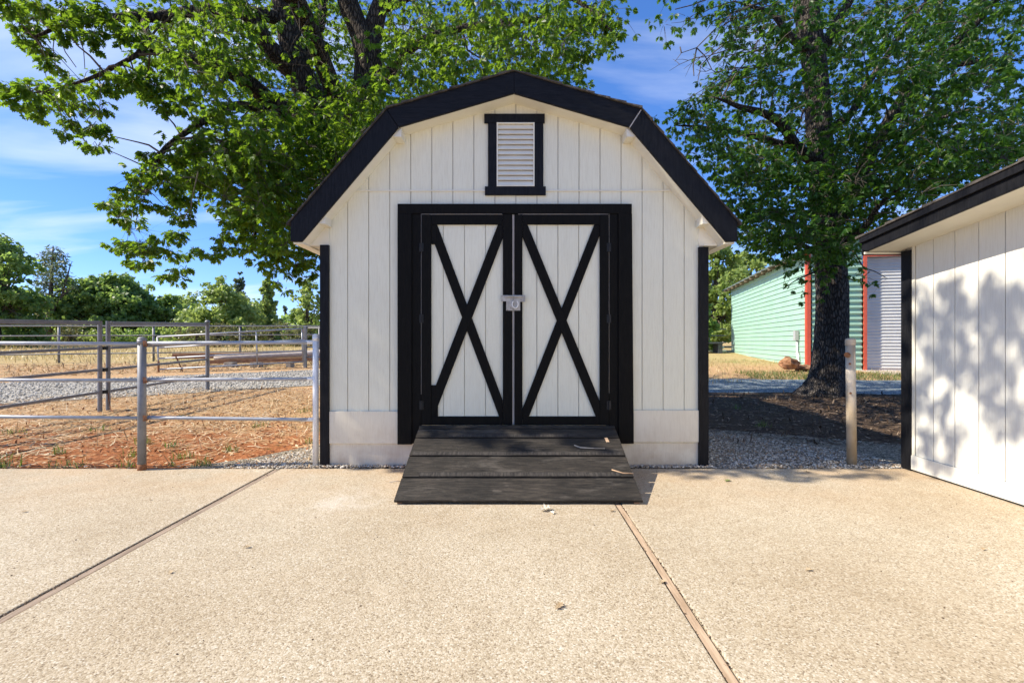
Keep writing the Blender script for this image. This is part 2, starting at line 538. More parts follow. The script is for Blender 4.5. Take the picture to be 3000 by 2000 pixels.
M['leaf_l'] = leaf_mat('black_oak_leaves', [(0, (0.013, 0.055, 0.006)), (0.4, (0.034, 0.105, 0.011)), (0.75, (0.075, 0.175, 0.018)), (1, (0.14, 0.22, 0.028))], 0.52, (0.38, 0.58, 0.03))
M['leaf_r'] = leaf_mat('dark_oak_leaves', [(0, (0.012, 0.045, 0.010)), (0.5, (0.024, 0.078, 0.013)), (0.85, (0.056, 0.130, 0.018)), (1, (0.12, 0.19, 0.03))], 0.42, (0.26, 0.52, 0.03))
M['far_a'] = leaf_mat('far_green_leaves', [(0, (0.08, 0.15, 0.045)), (0.6, (0.165, 0.255, 0.075)), (1, (0.27, 0.33, 0.12))], 0.55, (0.46, 0.66, 0.12))
M['far_b'] = leaf_mat('far_yellow_green_leaves', [(0, (0.13, 0.20, 0.05)), (0.6, (0.24, 0.33, 0.09)), (1, (0.34, 0.41, 0.15))], 0.55, (0.56, 0.68, 0.16))
M['far_c'] = leaf_mat('far_conifer_needles', [(0, (0.06, 0.10, 0.05)), (0.6, (0.12, 0.165, 0.085)), (1, (0.22, 0.24, 0.13))], 0.35, (0.2, 0.28, 0.1))
M['far_d'] = leaf_mat('grey_green_brush', [(0, (0.11, 0.13, 0.05)), (0.6, (0.20, 0.21, 0.085)), (1, (0.30, 0.29, 0.14))], 0.35, (0.3, 0.3, 0.1))
M['mint'] = two_tone('mint_green_steel', (0.33, 0.53, 0.41), (0.37, 0.57, 0.45), 2, 0.38, bump=0.05, spec=0.5)
M['red'] = two_tone('red_steel_trim', (0.50, 0.085, 0.045), (0.58, 0.11, 0.06), 5, 0.45, bump=0.05, spec=0.5)
M['roll'] = two_tone('white_steel_shutter', (0.60, 0.60, 0.575), (0.66, 0.66, 0.635), 3, 0.4, bump=0.05, spec=0.5)
M['steel_roof'] = two_tone('galvanised_roof_sheet', (0.34, 0.38, 0.36), (0.46, 0.50, 0.48), 5, 0.4, bump=0.1, metal=0.3)
M['rafter'] = two_tone('rafter_wood', (0.16, 0.12, 0.08), (0.28, 0.22, 0.15), 6, 0.85)
M['grey_box'] = two_tone('grey_electrical_plastic', (0.34, 0.35, 0.35), (0.42, 0.43, 0.43), 9, 0.5, bump=0.05)
M['timber'] = two_tone('reddish_old_timber', (0.20, 0.095, 0.045), (0.42, 0.24, 0.13), 4, 0.9, (0.6, 8, 8), 0.6, 10)
M['timber_grey'] = two_tone('bleached_timber', (0.36, 0.30, 0.25), (0.56, 0.50, 0.44), 4, 0.9, (0.6, 8, 8), 0.6, 10)
M['block'] = two_tone('concrete_block', (0.20, 0.18, 0.15), (0.34, 0.31, 0.27), 9, 0.95, bump=0.6)
M['rock'] = two_tone('red_brown_split_wood', (0.17, 0.07, 0.03), (0.42, 0.23, 0.12), 6, 0.9, (1, 1, 1), 0.9, 12, 0.03)
M['bench'] = two_tone('dark_grey_plastic', (0.045, 0.05, 0.06), (0.09, 0.095, 0.11), 6, 0.6)
M['dryleaf'] = two_tone('dry_curled_leaf', (0.30, 0.20, 0.10), (0.55, 0.43, 0.27), 30, 0.8)
M['paleleaf'] = two_tone('pale_dry_leaf', (0.55, 0.48, 0.36), (0.72, 0.66, 0.54), 30, 0.8)
M['greenleaf'] = two_tone('fallen_green_leaf', (0.12, 0.20, 0.05), (0.28, 0.24, 0.08), 30, 0.7)
M['stick'] = two_tone('bare_stick', (0.40, 0.24, 0.13), (0.58, 0.40, 0.25), 20, 0.85)
M['stick_grey'] = two_tone('grey_stick', (0.25, 0.22, 0.19), (0.42, 0.39, 0.34), 20, 0.85)
M['apron'] = two_tone('apron_concrete', (0.42, 0.34, 0.27), (0.52, 0.44, 0.36), 3, 0.85, bump=0.3)


def ramp_mat():
    t = NT('weathered_black_ramp_board').set(0.72, 0, 0.3)
    v = t.pos((0.9, 7, 7))
    g = t.noise(v, 7, 9, 0.78, 0.4)
    col = t.ramp(g, [(0.28, (0.006, 0.0055, 0.0045)), (0.45, (0.022, 0.019, 0.0155)), (0.62, (0.058, 0.049, 0.039)), (0.80, (0.14, 0.12, 0.095))])
    big = t.ramp(t.noise(t.pos(), 2.2, 5, 0.65), [(0.35, (0.55, 0.55, 0.55)), (0.7, (1.25, 1.2, 1.15))])
    col = t.mix(col, big, 0.9, 'MULTIPLY')
    sp = t.ramp(t.noise(t.pos((1, 1, 1)), 55, 5, 0.8), [(0.65, (0, 0, 0)), (0.72, (1, 1, 1))])
    col = t.mix(col, (0.30, 0.27, 0.225), t.math('MULTIPLY', sp, 0.75))
    scf = t.ramp(t.noise(t.pos((0.5, 2.2, 2.2)), 4.2, 7, 0.75), [(0.56, (0, 0, 0)), (0.68, (1, 1, 1))])
    col = t.mix(col, (0.115, 0.10, 0.083), t.math('MULTIPLY', scf, 0.6))
    knot = t.ramp(t.noise(t.pos((1, 1.6, 1)), 5.5, 3, 0.5), [(0.70, (0, 0, 0)), (0.74, (1, 1, 1))])
    col = t.mix(col, (0.10, 0.085, 0.07), t.math('MULTIPLY', knot, 0.6))
    t.col(col)
    t.bump(g, 0.9, 0.008)
    return t.m


M['ramp'] = ramp_mat()
M['ramp_lap'] = two_tone('bare_lap_grain', (0.014, 0.012, 0.011), (0.060, 0.052, 0.044), 10, 0.85, (9, 1, 1), 0.6, 30, 0.004)

# ================================================================== THE SETTING
# ---- terrain sheet
xs = np.concatenate([np.array([-400, -200, -120, -80, -60, -45, -35]), np.arange(-30, 30.1, 1.0), np.array([35, 45, 60, 80, 120, 200, 400])])
ys = np.concatenate([np.array([-200, -100, -50, -20]), np.arange(-10, 5, 1.5), np.arange(5, 12, 0.5), np.arange(12, 60, 1.5), np.array([65, 80, 110, 160, 240, 400, 700])])
g = MB()
nx = len(xs)
for y in ys:
    for x in xs:
        zz = gz(x, y)
        if y < 4.6: zz = -0.06
        g.v.append((x, y, zz))
for j in range(len(ys) - 1):
    for i in range(nx - 1):
        a = j * nx + i
        g.f.append((a, a + 1, a + 1 + nx, a + nx))
tag(g.build('ground', M['ground'], smooth=True), kind='structure')

# ---- aggregate slab in three pours with timber joints between them
SLAB_Y = 4.47
JX = (-2.230, -2.184, 0.764, 0.806)
s = MB()
for x0, x1 in ((-14, JX[0] - 0.014), (JX[1] + 0.003, JX[2] - 0.005), (JX[3] + 0.005, 9)):
    s.box(x0, x1, -6, SLAB_Y, -0.12, 0.0)
slab = s.build('concrete_pad', M['concrete'], bevel=0.006)
tag(slab, kind='structure')


def sheet(name, poly, mat, dz=0.012, step=0.6, fray=0.12):
    """thin ground cover sheet following the terrain, frayed edge"""
    pts = []
    n = len(poly)
    for i in range(n):
        a, b = Vector(poly[i]), Vector(poly[(i + 1) % n])
        k = max(1, int((b - a).length / step))
        for q in range(k):
            p = a.lerp(b, q / k)
            w = fray * (noise.noise(Vector((p.x * 1.7, p.y * 1.7, 3.1))) + 0.5 * noise.noise(Vector((p.x * 5, p.y * 5, 1.1))))
            d = (b - a).normalized()
            pts.append((p.x - d.y * w, p.y + d.x * w))
    import bmesh
    from mathutils.geometry import delaunay_2d_cdt
    x0, x1 = min(p[0] for p in pts), max(p[0] for p in pts)
    y0, y1 = min(p[1] for p in pts), max(p[1] for p in pts)
    inner = []
    x = x0
    while x < x1:
        y = y0
        while y < y1:
            inner.append(Vector((x + 0.01 * math.sin(y * 7), y)))
            y += 0.5
        x += 2.0
    vv = [Vector(p) for p in pts] + inner
    ed = [(i, (i + 1) % len(pts)) for i in range(len(pts))]
    r = delaunay_2d_cdt(vv, ed, [list(range(len(pts)))], 1, 1e-5)
    m = MB()
    m.v = [(p.x, p.y, gz(p.x, p.y) + dz) for p in r[0]]
    m.f = [tuple(f) for f in r[2]]
    o = m.build(name, mat, smooth=True)
    # faces up
    if o.data.polygons and o.data.polygons[0].normal.z < 0:
        o.data.flip_normals()
    return tag(o, kind='structure')


sheet('gravel_drive', [(-24, 3.5), (-16, 5.2), (-9.3, 8.7), (-5, 11.4), (0, 14.0), (6, 16.0), (6, 19.5), (-1.5, 18.5), (-6.8, 15.6), (-13, 12.0), (-24, 8)], M['gravel'])
sheet('gravel_path', [(2.2, 10.3), (6, 10.2), (9, 9.8), (16, 9.2), (16, 12.2), (9, 12.7), (5, 13.0), (2.2, 13.0)], M['gravel_blue'])
sheet('gravel_bed', [(-3.15, 4.44), (-1.6, 4.44), (5.6, 4.44), (5.6, 5.2), (4.2, 5.7), (3.0, 6.4), (1.6, 6.9), (-1.7, 6.5), (-2.2, 5.6), (-2.7, 4.9)], M['gravel_bed'], 0.010, 0.3, 0.08)

# ================================================================== LOOSE GROUND COVER (stuff)
ICO_V = None


def pebbles(name, pts, sizes, label, mat=None, tones=None):
    t = (1 + 5 ** 0.5) / 2
    bv = np.array([(-1, t, 0), (1, t, 0), (-1, -t, 0), (1, -t, 0), (0, -1, t), (0, 1, t), (0, -1, -t), (0, 1, -t), (t, 0, -1), (t, 0, 1), (-t, 0, -1), (-t, 0, 1)], float)
    bv /= np.linalg.norm(bv[0])
    bf = np.array([(0, 11, 5), (0, 5, 1), (0, 1, 7), (0, 7, 10), (0, 10, 11), (1, 5, 9), (5, 11, 4), (11, 10, 2), (10, 7, 6), (7, 1, 8),
                   (3, 9, 4), (3, 4, 2), (3, 2, 6), (3, 6, 8), (3, 8, 9), (4, 9, 5), (2, 4, 11), (6, 2, 10), (8, 6, 7), (9, 8, 1)])
    n = len(pts)
    ang = RNG.uniform(0, 2 * PI, n)
    sc = np.stack([RNG.uniform(0.7, 1.35, n), RNG.uniform(0.6, 1.1, n), RNG.uniform(0.4, 0.8, n)], 1) * np.asarray(sizes)[:, None]
    v = bv[None] * sc[:, None, :] * RNG.uniform(0.78, 1.15, (n, 12, 1))
    ca, sa = np.cos(ang)[:, None], np.sin(ang)[:, None]
    v = np.stack([v[..., 0] * ca - v[..., 1] * sa, v[..., 0] * sa + v[..., 1] * ca, v[..., 2]], -1) + np.asarray(pts)[:, None, :]
    f = bf[None] + (np.arange(n) * 12)[:, None, None]
    tone = np.repeat(RNG.uniform(0, 1, n) if tones is None else tones, 12)
    o = np_mesh(name, v.reshape(-1, 3), f.ravel(), np.arange(0, n * 60, 3), np.full(n * 20, 3), mat or M['pebble'], None, tone)
    return tag(o, label, 'gravel', None, 'stuff')


def in_poly(x, y, poly):
    r = np.zeros(len(x), bool)
    n = len(poly)
    for i in range(n):
        (ax, ay), (bx, by) = poly[i], poly[(i + 1) % n]
        c = ((ay > y) != (by > y)) & (x < (bx - ax) * (y - ay) / (by - ay + 1e-12) + ax)
        r ^= c
    return r


def scatter(poly, n):
    p = np.array(poly)
    x = RNG.uniform(p[:, 0].min(), p[:, 0].max(), n * 3)
    y = RNG.uniform(p[:, 1].min(), p[:, 1].max(), n * 3)
    k = in_poly(x, y, poly)
    return x[k][:n], y[k][:n]


def shed_block(x, y):
    return (x > -1.86) & (x < 1.9) & (y > 4.54) & (y < 9.3)


px_, py_, ps_ = [], [], []
for poly, n in (([(-2.75, 4.47), (-1.8, 4.47), (-1.8, 5.6), (-2.1, 5.5), (-2.45, 4.9)], 2600), ([(-1.8, 4.475), (1.9, 4.475), (1.9, 4.54), (-1.8, 4.54)], 1500),
                ([(1.85, 4.475), (3.75, 4.475), (3.75, 5.0), (3.0, 6.0), (1.85, 6.5)], 8000)):
    x, y = scatter(poly, n)
    px_.append(x); py_.append(y)
    ps_.append(RNG.uniform(0.006, 0.0135, len(x)))
x, y, sz = np.concatenate(px_), np.concatenate(py_), np.concatenate(ps_)
k = ~shed_block(x, y)
x, y, sz = x[k], y[k], sz[k]
z = gz_np(y) + 0.012 + RNG.uniform(0, 0.012, len(x)) + np.where((y < 4.545) & (abs(x) < 1.9), 0.008, 0)
pebbles('pea_gravel', np.stack([x, y, z], 1), sz, 'loose pea gravel in tan, white and grey around the foot of the shed')
x, y = scatter([(-12, 7.5), (-9.3, 8.7), (-5, 11.4), (-2, 12.9), (-2, 17.0), (-6.8, 15.6), (-13, 12.0)], 5200)
pebbles('drive_gravel', np.stack([x, y, gz_np(y) + 0.02], 1), RNG.uniform(0.014, 0.032, len(x)), 'pale grey gravel lying on the drive beyond the pipe fence', None, RNG.choice([0.1, 0.2, 0.75, 0.8, 0.95], len(x)))


def blades(name, x, y, z, length, width, lay, mat, label, cat, bend=0.25):
    """thin bent strips; lay 0 = upright, 1 = flat on the ground"""
    n = len(x)
    a = RNG.uniform(0, 2 * PI, n)
    el = np.where(RNG.uniform(0, 1, n) < lay, RNG.uniform(-0.02, 0.25, n), RNG.uniform(0.7, 1.5, n))
    d = np.stack([np.cos(a) * np.cos(el), np.sin(a) * np.cos(el), np.sin(el)], 1)
    sd = np.stack([-np.sin(a), np.cos(a), RNG.uniform(-0.3, 0.3, n)], 1)
    L = RNG.uniform(*length, n)[:, None]
    W = RNG.uniform(*width, n)[:, None]
    p0 = np.stack([x, y, z], 1)
    p1 = p0 + d * L * 0.5
    b = RNG.uniform(-bend, bend, (n, 1))
    p2 = p0 + d * L + sd * b * L + np.array([0, 0, -1]) * np.abs(b) * L * 0.6 * (1 - lay)
    v = np.stack([p0 - sd * W, p0 + sd * W, p1 - sd * W * 0.9, p1 + sd * W * 0.9, p2], 1)
    f = np.concatenate([np.array([0, 1, 3, 2]), np.array([2, 3, 4])])
    lv = (f[None] + (np.arange(n) * 5)[:, None]).ravel()
    st = (np.array([0, 4])[None] + (np.arange(n) * 7)[:, None]).ravel()
    tt = np.tile([4, 3], n)
    o = np_mesh(name, v.reshape(-1, 3), lv, st, tt, mat, None, np.repeat(RNG.uniform(0, 1, n), 5))
    return tag(o, label, cat, None, 'stuff')


# straw on the red dirt, left of the shed
x, y = scatter([(-9.5, 4.48), (-1.9, 4.48), (-1.9, 11.0), (-7, 11.0), (-12, 8)], 17000)
pn = np.array([noise.noise(Vector((a * 1.3, b * 1.3, 5))) for a, b in zip(x, y)])
k = (pn + RNG.uniform(-0.4, 0.4, len(x)) + (y - 5.6) * 0.10 > -0.05) & ~shed_block(x, y)
x, y = x[k], y[k]
blades('dry_straw', x, y, gz_np(y) + 0.01, (0.06, 0.28), (0.002, 0.006), 0.985, M['straw'], 'dry straw and cut weeds strewn on the red dirt behind the front fence', 'straw')
x, y = scatter([(-9.5, 4.48), (-1.9, 4.48), (-1.9, 11.0), (-7, 11.0), (-12, 8)], 11000)
k = ~shed_block(x, y)
x, y = x[k], y[k]
blades('dirt_crumbs', x, y, gz_np(y) + 0.008, (0.02, 0.07), (0.005, 0.016), 0.97, M['crumb'], 'orange and tan leaf crumbs and clods on the red dirt behind the front fence', 'leaf litter')
x, y = scatter([(-16, 12.6), (-9, 15.4), (-5, 17.2), (-4, 22.5), (-15, 18.7), (-30, 14.3)], 12000)
blades('mown_stubble', x, y, gz_np(y) + 0.008, (0.05, 0.25), (0.006, 0.018), 0.93, M['crumb2'], 'dry mown stubble between the gravel drive and the far fence', 'stubble')
# litter under the right oak
x, y = scatter([(1.9, 5.6), (8.5, 5.2), (8.5, 10.0), (1.9, 10.2)], 9000)
blades('leaf_litter', x, y, gz_np(y) + 0.012, (0.03, 0.10), (0.004, 0.016), 0.93, M['litter'], 'brown leaf litter in the shade between shed and oak', 'leaf litter')
x, y = scatter([(1.9, 10.4), (8.5, 13.2), (12, 13.2), (12, 19), (5, 24), (1.9, 24)], 7000)
blades('dry_lawn', x, y, gz_np(y) + 0.005, (0.05, 0.16), (0.003, 0.008), 0.4, M['field_grass'], 'short dry grass in front of the green metal building', 'grass')
# green tufts
tx, ty = [], []
for cx, cy, n, sp in [(-4.9, 4.55, 60, 0.13), (-4.3, 4.56, 50, 0.2), (-3.72, 4.55, 25, 0.07), (-2.98, 4.58, 60, 0.09), (-4.9, 5.1, 40, 0.09), (-4.35, 5.6, 50, 0.10), (-3.9, 5.45, 40, 0.1),
                      (-3.1, 5.2, 26, 0.08), (-2.6, 6.3, 30, 0.1), (-2.35, 7.6, 40, 0.14), (-3.6, 6.7, 30, 0.12), (-5.6, 6.4, 30, 0.15), (-3.4, 4.9, 30, 0.12), (-2.4, 5.6, 22, 0.08),
                      (-5.2, 4.75, 60, 0.2), (-3.3, 4.6, 20, 0.08), (-4.0, 5.0, 26, 0.1), (-6.6, 6.2, 30, 0.15), (-5.0, 7.2, 26, 0.15), (-3.5, 7.9, 26, 0.15), (3.55, 6.7, 40, 0.10), (3.1, 9.0, 20, 0.2), (3.9, 8.2, 26, 0.06)]:
    tx.append(RNG.normal(cx, sp * 0.5, n)); ty.append(np.maximum(RNG.normal(cy, sp * 0.35, n), 4.49))
x, y = np.concatenate(tx), np.concatenate(ty)
blades('green_grass', x, y, gz_np(y) + 0.002, (0.05, 0.15), (0.002, 0.0045), 0.15, M['grass'], 'small green grass tufts along the slab edge and in the dirt', 'grass', 0.5)
x, y = scatter([(6.6, 12.8), (14, 12.2), (14, 14.5), (7, 15.0)], 4500)
blades('green_lawn', x, y, gz_np(y) + 0.002, (0.06, 0.16), (0.003, 0.008), 0.15, M['grass'], 'green grass strip beyond the blue gravel path', 'grass', 0.5)
x, y = scatter([(-40, 18.5), (-15, 18.9), (-4, 22.5), (4, 26), (4, 42), (-55, 42)], 16000)
blades('field_grass', x, y, gz_np(y), (0.12, 0.42), (0.006, 0.016), 0.05, M['field_grass'], 'tall dry grass in the field behind the far fence', 'grass', 0.4)

# ================================================================== SHED
shed = thing('garden_shed', (0.02, D, 0), 'white gambrel shed with black trim, double X-braced doors and a wooden ramp at its foot', 'shed')


def W(px, py=1000, y=D):
    return ((px - 1500) / F * y, H - (py - 1000) / F * y)


YF = 4.36           # face of the black rake boards
CX = 0.018
# half profiles (distance from the ridge line, z)
OUT = [(0.0, 3.688), (1.172, 3.341), (2.060, 2.302)]
INN = [(0.0, 3.487), (1.064, 3.175), (1.958, 2.120)]
BOT = [(2.060, 2.122)]


def under(x):
    d = abs(x - CX)
    (a, za), (b, zb), (c, zc) = INN
    if d < b: return za + (zb - za) * d / b
    return zb + (zc - zb) * (d - b) / (c - b)


WL, WR = -1.80, 1.84
SHED_BACK = 9.0
# siding boards with real grooves between them
gx = [(1449.9 + 61.6 * k - 1500) / F * D for k in range(-7, 10)]
edges = [WL] + [e for e in gx if WL + 0.03 < e < WR - 0.03] + [WR]
sd = MB()
for a, b in zip(edges[:-1], edges[1:]):
    a2, b2 = a + 0.0035, b - 0.0035
    cuts = [a2] + [c for c in (CX - INN[1][0], CX, CX + INN[1][0]) if a2 < c < b2] + [b2]
    top = [(c, under(c) + 0.012) for c in cuts]
    sd.prism([(a2, 0.02), (b2, 0.02)] + top[::-1], D, D + 0.012)
wall = sd.build('front_wall', M['white'], shed)
bk = MB()
prof = [(WL, 0.0), (WR, 0.0), (WR, under(WR)), (CX + INN[1][0], under(CX + INN[1][0])), (CX, INN[0][1]), (CX - INN[1][0], under(CX - INN[1][0])), (WL, under(WL))]
bk.prism(prof, D + 0.0122, D + 0.05)
bk.build('wall_backing', M['groove'], shed)
for a, b in ((WL, WL + 0.04), (WR - 0.04, WR)):
    m = MB(); m.box(a, b, D + 0.052, SHED_BACK - 0.2, -0.01, under(WL) - 0.002); m.build('side_wall', M['white_plain'], shed)
m = MB(); m.prism(prof, SHED_BACK - 0.198, SHED_BACK - 0.15); m.build('rear_wall', M['white_plain'], shed)
# thin flashing line across the gable
x0, zf = W(1046, 559)
x1, _ = W(1972, 559)
fl = MB(); fl.box(x0, x1, D - 0.012, D - 0.001, zf - 0.006, zf + 0.006)
fl.build('flashing_strip', M['white_plain'], shed)

# soffit, eaves, fascia, shingles
so = MB()
for sgn in (-1, 1):
    pts = [(CX + sgn * d, z) for d, z in INN]
    up = [(x, z + 0.022) for x, z in pts]
    for i in range(2):
        so.prism([pts[i], pts[i + 1], up[i + 1], up[i]], YF + 0.028, SHED_BACK)
so.build('soffit', M['white_plain'], shed)
for sgn in (-1, 1):
    f = lambda d, z: (CX + sgn * d, z)
    a, b = sorted((CX + sgn * 1.956, CX + sgn * 2.046))
    m = MB(); m.box(a, b, YF + 0.028, SHED_BACK - 0.02, 2.106, 2.1195); m.build('eave_board', M['white_plain'], shed)
    m = MB(); m.prism([f(1.775, 2.118), f(1.952, 2.118), f(1.952, 2.126), f(1.775, 2.335)], D - 0.010, D - 0.0005); m.build('eave_return', M['white_plain'], shed)
    a, b = sorted((CX + sgn * 2.048, CX + sgn * 2.062))
    m = MB(); m.box(a, b, YF + 0.028, SHED_BACK, 2.13, 2.290); m.build('eave_fascia', M['black'], shed)
    m = MB(); m.prism([f(1.046, 3.178), f(1.046, 3.098), f(1.116, 3.098), f(1.128, 3.106)], YF + 0.030, D - 0.001); m.build('purlin_end', M['white_plain'], shed)
    m = MB(); m.prism([f(1.750, 2.366), f(1.750, 2.292), f(1.806, 2.292), f(1.812, 2.296)], YF + 0.030, D - 0.012); m.build('purlin_end', M['white_plain'], shed)
fa_cuts = []
for sgn in (-1, 1):
    f = lambda q: (CX + sgn * q[0], q[1])
    m1 = MB(); m1.prism([f(INN[0]) if sgn < 0 else (CX + 0.002, INN[0][1]), f(INN[1]), f(OUT[1]), f(OUT[0]) if sgn < 0 else (CX + 0.002, OUT[0][1])], YF, YF + 0.027)
    m1.build('fascia_board', M['black_h'], shed, 0.003)
    m2 = MB(); e = 0.003 if sgn < 0 else 0.006
    m2.prism([(CX + sgn * (INN[1][0] + e), INN[1][1] - e), (CX + sgn * INN[2][0], INN[2][1]), f(BOT[0]), f(OUT[2]), (CX + sgn * (OUT[1][0] + e), OUT[1][1] - e)], YF, YF + 0.027)
    m2.build('fascia_board', M['black'], shed, 0.003)
m = MB(); q0, q1 = (CX + INN[1][0], INN[1][1]), (CX + OUT[1][0], OUT[1][1])
m.prism([(q0[0] - 0.004, q0[1] + 0.004), (q0[0] + 0.012, q0[1] - 0.004), (q1[0] + 0.008, q1[1] - 0.010), (q1[0] - 0.008, q1[1] - 0.002)], YF + 0.002, YF + 0.0265); m.build('seam', M['groove'], shed)
rf = MB()
nseg = 26
for sgn in (-1, 1):
    # courses of shingles stepping down both slopes
    for (a, b, nc) in ((OUT[0], OUT[1], 8), (OUT[1], (2.085, 2.275), 9)):
        for i in range(nc):
            p = (a[0] + (b[0] - a[0]) * i / nc, a[1] + (b[1] - a[1]) * i / nc)
            q = (a[0] + (b[0] - a[0]) * (i + 1.06) / nc, a[1] + (b[1] - a[1]) * (i + 1.06) / nc)
            jy = random.uniform(-0.006, 0.006)
            rf.prism([(CX + sgn * p[0], p[1] + 0.003), (CX + sgn * q[0], q[1] + 0.003), (CX + sgn * q[0], q[1] + 0.024), (CX + sgn * p[0], p[1] + 0.010)], YF - 0.016 + jy, SHED_BACK + 0.02)
rf.build('roof', M['shingle'], shed)
# corner boards
for x0, x1, top, bot in ((-1.836, -1.752, 2.122, -0.005), (1.787, 1.879, 2.104, 0.0)):
    c = MB(); c.box(x0, x1, 4.517, D - 0.0005, bot, top); c.build('corner_board', M['black'], shed, 0.003)
# skirting boards and foundation boards either side of the doors
for (xa, xb, za, zb) in ((967, 1167, 1203.5, 1297.5), (1854.5, 2046, 1200.5, 1293.5)):
    xl, zt = W(xa, za); xr, zb_ = W(xb, zb)
    k_ = MB(); k_.box(xl, xr, D - 0.023, D - 0.0005, zb_, zt); k_.build('skirt_board', M['white_low'], shed, 0.003)
for a, b, zt in ((W(967)[0], W(1236)[0], 0.222), (W(1790)[0], W(2048)[0], 0.226)):
    m = MB(); m.box(a, b, D - 0.004, D - 0.0008, -0.02, zt); m.build('foundation_board', M['white_low'], shed)

# vent
S2 = lambda x: x * K
vent = MB()
xl, zt = W(1419, 337); xr, zb_ = W(1595.5, 363)
vent.box(xl, xr, D - 0.026, D - 0.0005, zb_, zt)
xl2, zt2 = W(1421, 548.5); xr2, zb2 = W(1598.5, 573.5)
vent.box(xl2, xr2, D - 0.026, D - 0.0005, zb2, zt2)
for a, b in ((1430, 1455.5), (1565.5, 1591.5)):
    vent.box(W(a)[0], W(b)[0], D - 0.022, D - 0.0005, zt2 + 0.0005, zb_ - 0.0005)
vo = vent.build('vent', M['black'], shed, 0.002)
vx0, vx1 = W(1455.5)[0], W(1565.5)[0]
vf = MB()
vf.box(vx0, vx0 + 0.012, D - 0.030, D - 0.001, zt2, zb_)
vf.box(vx1 - 0.012, vx1, D - 0.030, D - 0.001, zt2, zb_)
vf.box(vx0 + 0.0122, vx1 - 0.0122, D - 0.030, D - 0.001, zb_ - 0.010, zb_ - 0.0005)
vf.box(vx0 + 0.0122, vx1 - 0.0122, D - 0.030, D - 0.001, zt2 + 0.0005, zt2 + 0.010)
vf.build('vent_rim', M['white_plain'], vo)
hgt = zb_ - zt2 - 0.022
for i in range(12):
    zc = zt2 + 0.011 + hgt * (i + 0.5) / 12
    sl = MB()
    h2 = hgt / 24
    sl.prism_x([(D - 0.028, zc - h2 * 0.95), (D - 0.024, zc - h2 * 1.0), (D - 0.004, zc + h2 * 0.72), (D - 0.008, zc + h2 * 0.78)], vx0 + 0.0125, vx1 - 0.0125)
    sl.build('slat', M['white_plain'], vo)
vb = MB(); vb.box(vx0 + 0.001, vx1 - 0.001, D - 0.0035, D - 0.0008, zt2 + 0.001, zb_ - 0.001)
vb.build('vent_backing', M['groove'], vo)

# door casing
ox, oy = 1150, 580


def Z6(px, py=0):
    return W(ox + px / 2.1773, oy + py / 2.1773)


dc = MB()
cz_top, cz_mid = Z6(0, 45)[1], Z6(0, 106)[1]
dc.box(Z6(38)[0], Z6(1520)[0], D - 0.042, D - 0.0005, cz_mid, cz_top)
xl, zl = Z6(38, 1565); xr = Z6(128)[0]
dc.box(xl, xr, D - 0.044, D - 0.0005, zl, cz_mid - 0.0005)
a, b = Z6(1435, 1560); c, d_ = Z6(1521)[0], Z6(1532, 1558)[1]
dc.prism([(a, b), (Z6(1532)[0], b), (c, cz_mid - 0.0005), (a, cz_mid - 0.0005)], D - 0.044, D - 0.0005)
dfr = dc.build('door_frame', M['black_door'], shed, 0.003)
jz = Z6(0, 1560)[1]
for a, b in ((129, 186), (1378, 1434)):
    m = MB(); m.box(Z6(a)[0], Z6(b)[0], D - 0.030, D - 0.0005, jz, cz_mid - 0.001); m.build('jamb', M['black_door'], dfr, 0.002)


def leaf_door(xL, xR, stL, stR, grooves, braceTop, braceUnder, gussets):
    zt, zb = Z6(0, 111)[1], Z6(0, 1443)[1]
    z_tr, z_br = Z6(0, 174)[1], Z6(0, 1389)[1]
    dm = MB()
    ed = [Z6(xL)[0]] + [W(gp)[0] for gp in grooves] + [Z6(xR)[0]]
    for i in range(len(ed) - 1):
        dm.box(ed[i] + (0.003 if i else 0), ed[i + 1] - (0.003 if i < len(ed) - 2 else 0), D - 0.014, D - 0.002, zb, zt)
    d = dm.build('door', M['white'], shed)
    y0, y1 = D - 0.038, D - 0.0142
    for a, b in ((xL, stL), (stR, xR)):
        m = MB(); m.box(Z6(a)[0], Z6(b)[0], y0, y1, zb, zt); m.build('stile', M['black_door'], d, 0.002)
    for z0, z1 in ((z_tr, zt - 0.001), (zb + 0.001, z_br)):
        m = MB(); m.box(Z6(stL)[0] + 0.001, Z6(stR)[0] - 0.001, y0 + 0.002, y1, z0, z1); m.build('rail', M['black_door'], d, 0.002)
    xa, xb = Z6(stL)[0] + 0.001, Z6(stR)[0] - 0.001
    for (tx_, bx_), wd, yy in ((braceTop, 64, y0 + 0.004), (braceUnder, 62, y0 + 0.009)):
        (cx0, cz0), (cx1, cz1) = Z6(tx_, 175), Z6(bx_, 1389)
        hw = wd / 2 / 2.1773 / F * D
        # clip the slanted strip between the stiles
        poly = [(cx0 - hw, cz0 - 0.001), (cx0 + hw, cz0 - 0.001), (cx1 + hw, cz1 + 0.001), (cx1 - hw, cz1 + 0.001)]
        for lim, keep in ((xa, 1), (xb, -1)):
            out = []
            for i in range(len(poly)):
                p, q = poly[i], poly[(i + 1) % len(poly)]
                ip, iq = (p[0] - lim) * keep >= 0, (q[0] - lim) * keep >= 0
                if ip: out.append(p)
                if ip != iq:
                    t_ = (lim - p[0]) / (q[0] - p[0])
                    out.append((lim, p[1] + (q[1] - p[1]) * t_))
            poly = out
        m = MB(); m.prism(poly, yy, y1); m.build('brace', M['black_door'], d, 0.0015)
    for x0, x1, ya, yb in gussets:
        m = MB(); m.box(Z6(x0)[0] + 0.0015, Z6(x1)[0], y0 + 0.0065, y1, Z6(0, yb)[1] + 0.0015, Z6(0, ya)[1] - 0.0015)
        m.build('gusset', M['black_door'], d, 0.0015)
    return d


